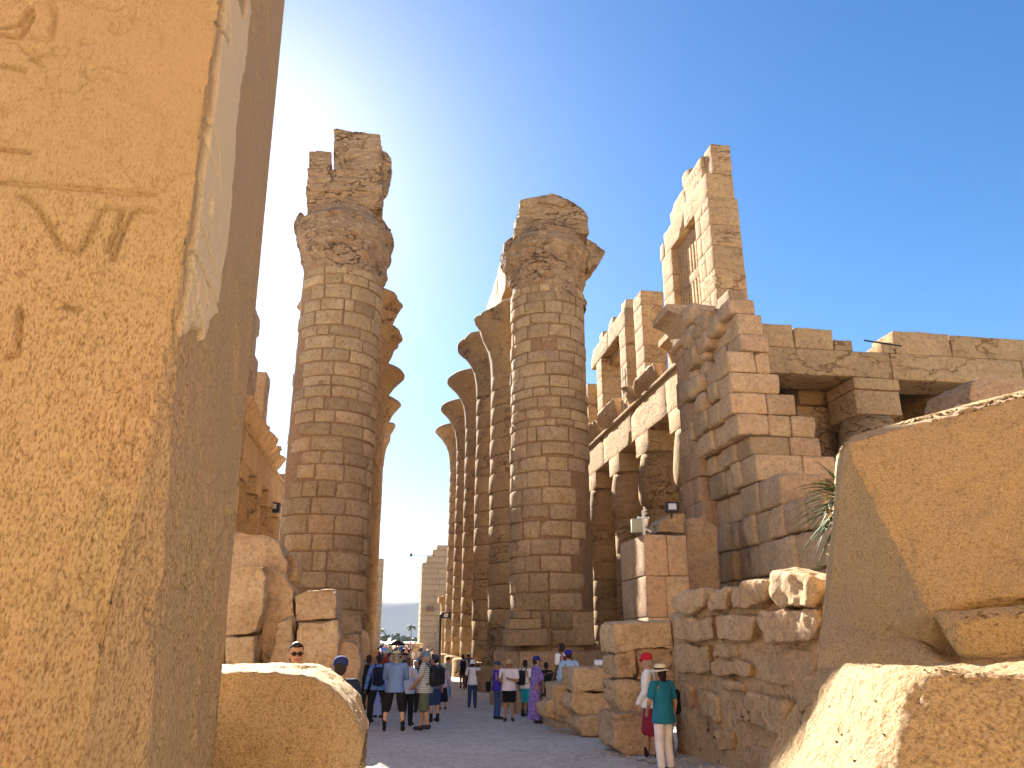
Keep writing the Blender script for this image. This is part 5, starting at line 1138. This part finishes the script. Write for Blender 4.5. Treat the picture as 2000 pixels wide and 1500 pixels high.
# small stones and grit along the foot of the walls and over the path
prt = []; rp = random.Random(9)
for i_ in range(520):
    if i_ % 3: k = rp.random(); e = E1+(E2-E1)*k+EN*abs(rp.gauss(0, .5)); x, y = e[0], e[1]
    else: y = rp.uniform(12.5, 30); x = rp.uniform(-3.5, 3.6)
    if i_ % 7 == 0: x, y = 1.9+rp.gauss(0, .5), 15.2+rp.gauss(0, .5)
    d_ = rp.uniform(.01, .03)*(1.5 if rp.random() < .1 else 1); V, F = block((d_*rp.uniform(.8, 1.8), d_*rp.uniform(.8, 1.5), d_*.8), d_*.25, d_*.2, 20, n=(3, 3, 3)); prt.append((V+np.array([x, y, gz(y)+d_*.25]), F))
V, F = join(prt); tag(obj('gravel', V, F, M['ground']), kind='stuff')

# green palm fronds behind the slab's left edge
leafm = plain('palm_leaf', (.055, .10, .035), .6, var=.3, sc=6); leafd = plain('dry_palm_leaf', (.32, .28, .15), .7, var=.2)
root_p = P(1650, 985, 9.9); palm = empty('palm_plant', tuple(root_p), 'tuft of grey-green palm leaves poking out behind the left edge of the tilted slab', 'palm')
rs = random.Random(5)
for i_ in range(84):
    a = math.radians(rs.uniform(95, 262)); L = rs.uniform(.45, .85); el_ = rs.uniform(-.2, .75); V = []; dirx = np.array([math.cos(a)*.9, rs.uniform(-.35, .35), math.sin(a)*.6+el_*.5]); dirx /= np.linalg.norm(dirx)
    wd = rs.uniform(.010, .018); b0 = root_p+np.array([rs.uniform(-.02, .1), rs.uniform(-.1, .1), rs.uniform(-.12, .2)])
    for k in range(8):
        f_ = k/7; c = b0+dirx*L*f_-ZZ*.42*L*f_*f_; w_ = wd*(1-f_**2)+.001; sd_ = np.cross(dirx, [0, 0, 1.]); sd_ /= np.linalg.norm(sd_)+1e-6; upv = np.cross(sd_, dirx)
        V += [c+sd_*w_+upv*w_*.5, c, c-sd_*w_+upv*w_*.5, c-upv*.002]
    F = [(k*4+j, k*4+(j+1) % 4, k*4+4+(j+1) % 4, k*4+4+j) for k in range(7) for j in range(4)]
    obj('leaf', V, F, leafd if rs.random() < .2 else leafm, palm)
# far palms
def far_palm(x, y, Yd, h, label):
    b = P(x, y, Yd); b[2] = -.5; t = empty('palm_tree', tuple(b), label, 'palm tree'); r_ = random.Random(int(x))
    V, F = lathe([(.28, -.5), (.2, h*.5), (.17, h)], b, 8); obj('trunk', V, F, plain('palm_trunk', (.16, .12, .09)), t); parts_ = []
    for k in range(26):
        a = r_.uniform(0, 6.28); e_ = r_.uniform(-.3, 1.); d = np.array([math.cos(a), math.sin(a), e_]); d /= np.linalg.norm(d); sd_ = np.array([-math.sin(a), math.cos(a), 0]); V = []
        for q in range(6): f_ = q/5; c = b+ZZ*(h)+d*2.4*f_-ZZ*1.3*f_*f_; w_ = .32*math.sin(.3+2.6*f_)+.02; V += [c+sd_*w_-ZZ*.15*w_, c+ZZ*.03, c-sd_*w_-ZZ*.15*w_]
        F = np.array([(q*3+j, q*3+j+1, q*3+3+j+1, q*3+3+j) for q in range(5) for j in range(2)]); parts_.append((np.array(V), F))
    V, F = join(parts_); obj('crown', V, F, plain('palm_crown', (.06, .09, .04), .7), t)
far_palm(803, 1236, 300, 6.5, 'distant palm tree at the right end of the bright gate opening')
far_palm(743, 1236, 320, 5.5, 'distant palm tree at the left end of the bright gate opening')
far_palm(775, 1238, 420, 4.5, 'hazy low palm in the middle of the far gate opening')
fh = wallthing('far_trees', 'hazy bluish tree mass beyond the courtyard', 'trees', 520, 1); fh['kind'] = 'stuff'
pr = []
for k in range(26):
    c = W(520+rs.uniform(-8, 8), rs.uniform(-20, 30), rs.uniform(0, 2.6)); pts = [c+np.array([rs.gauss(0, 1.6), rs.gauss(0, 1.6), rs.gauss(0, 1.1)]) for _ in range(14)]; pr.append(hullrock(pts, bevel=0, L=1.2, amp=.5, freq=.8, seed=k))
V, F = join(pr); tag(obj('foliage', V, F, plain('far_green', (.06, .08, .04)), fh), kind='stuff')

# unseen pylon behind the viewer, enlarged to bounce warm sunlight onto the scene
bp_ = wallthing('pylon', 'broad unseen sandstone pylon behind the viewer, enlarged to bounce warm light', 'pylon', -16, 4)
SEEDR.seed(61)
coursed(bp_, -20, -14, -34, 42, -.3, 17, 1.6, 'bounce_stone', amp=.03)
# ------------------------------------------------------------------ haze: one closed box of thin air
m = bpy.data.materials.new('haze_air'); m.use_nodes = True; n = m.node_tree; n.nodes.clear(); out = n.nodes.new('ShaderNodeOutputMaterial'); pv = n.nodes.new('ShaderNodeVolumePrincipled')
pv.inputs['Color'].default_value = (.78, .86, 1, 1); pv.inputs['Density'].default_value = .00009; pv.inputs['Anisotropy'].default_value = .0; n.links.new(pv.outputs[0], out.inputs['Volume'])
bmh = bmesh.new(); bmesh.ops.create_cube(bmh, size=1); meh = bpy.data.meshes.new('haze'); bmh.to_mesh(meh); bmh.free(); meh.materials.append(m)
hz_ = bpy.data.objects.new('haze', meh); COL.objects.link(hz_); hz_.location = (0, 2400, 128); hz_.scale = (11000, 5900, 262); tag(hz_, 'thin pale desert haze in the air', kind='stuff')
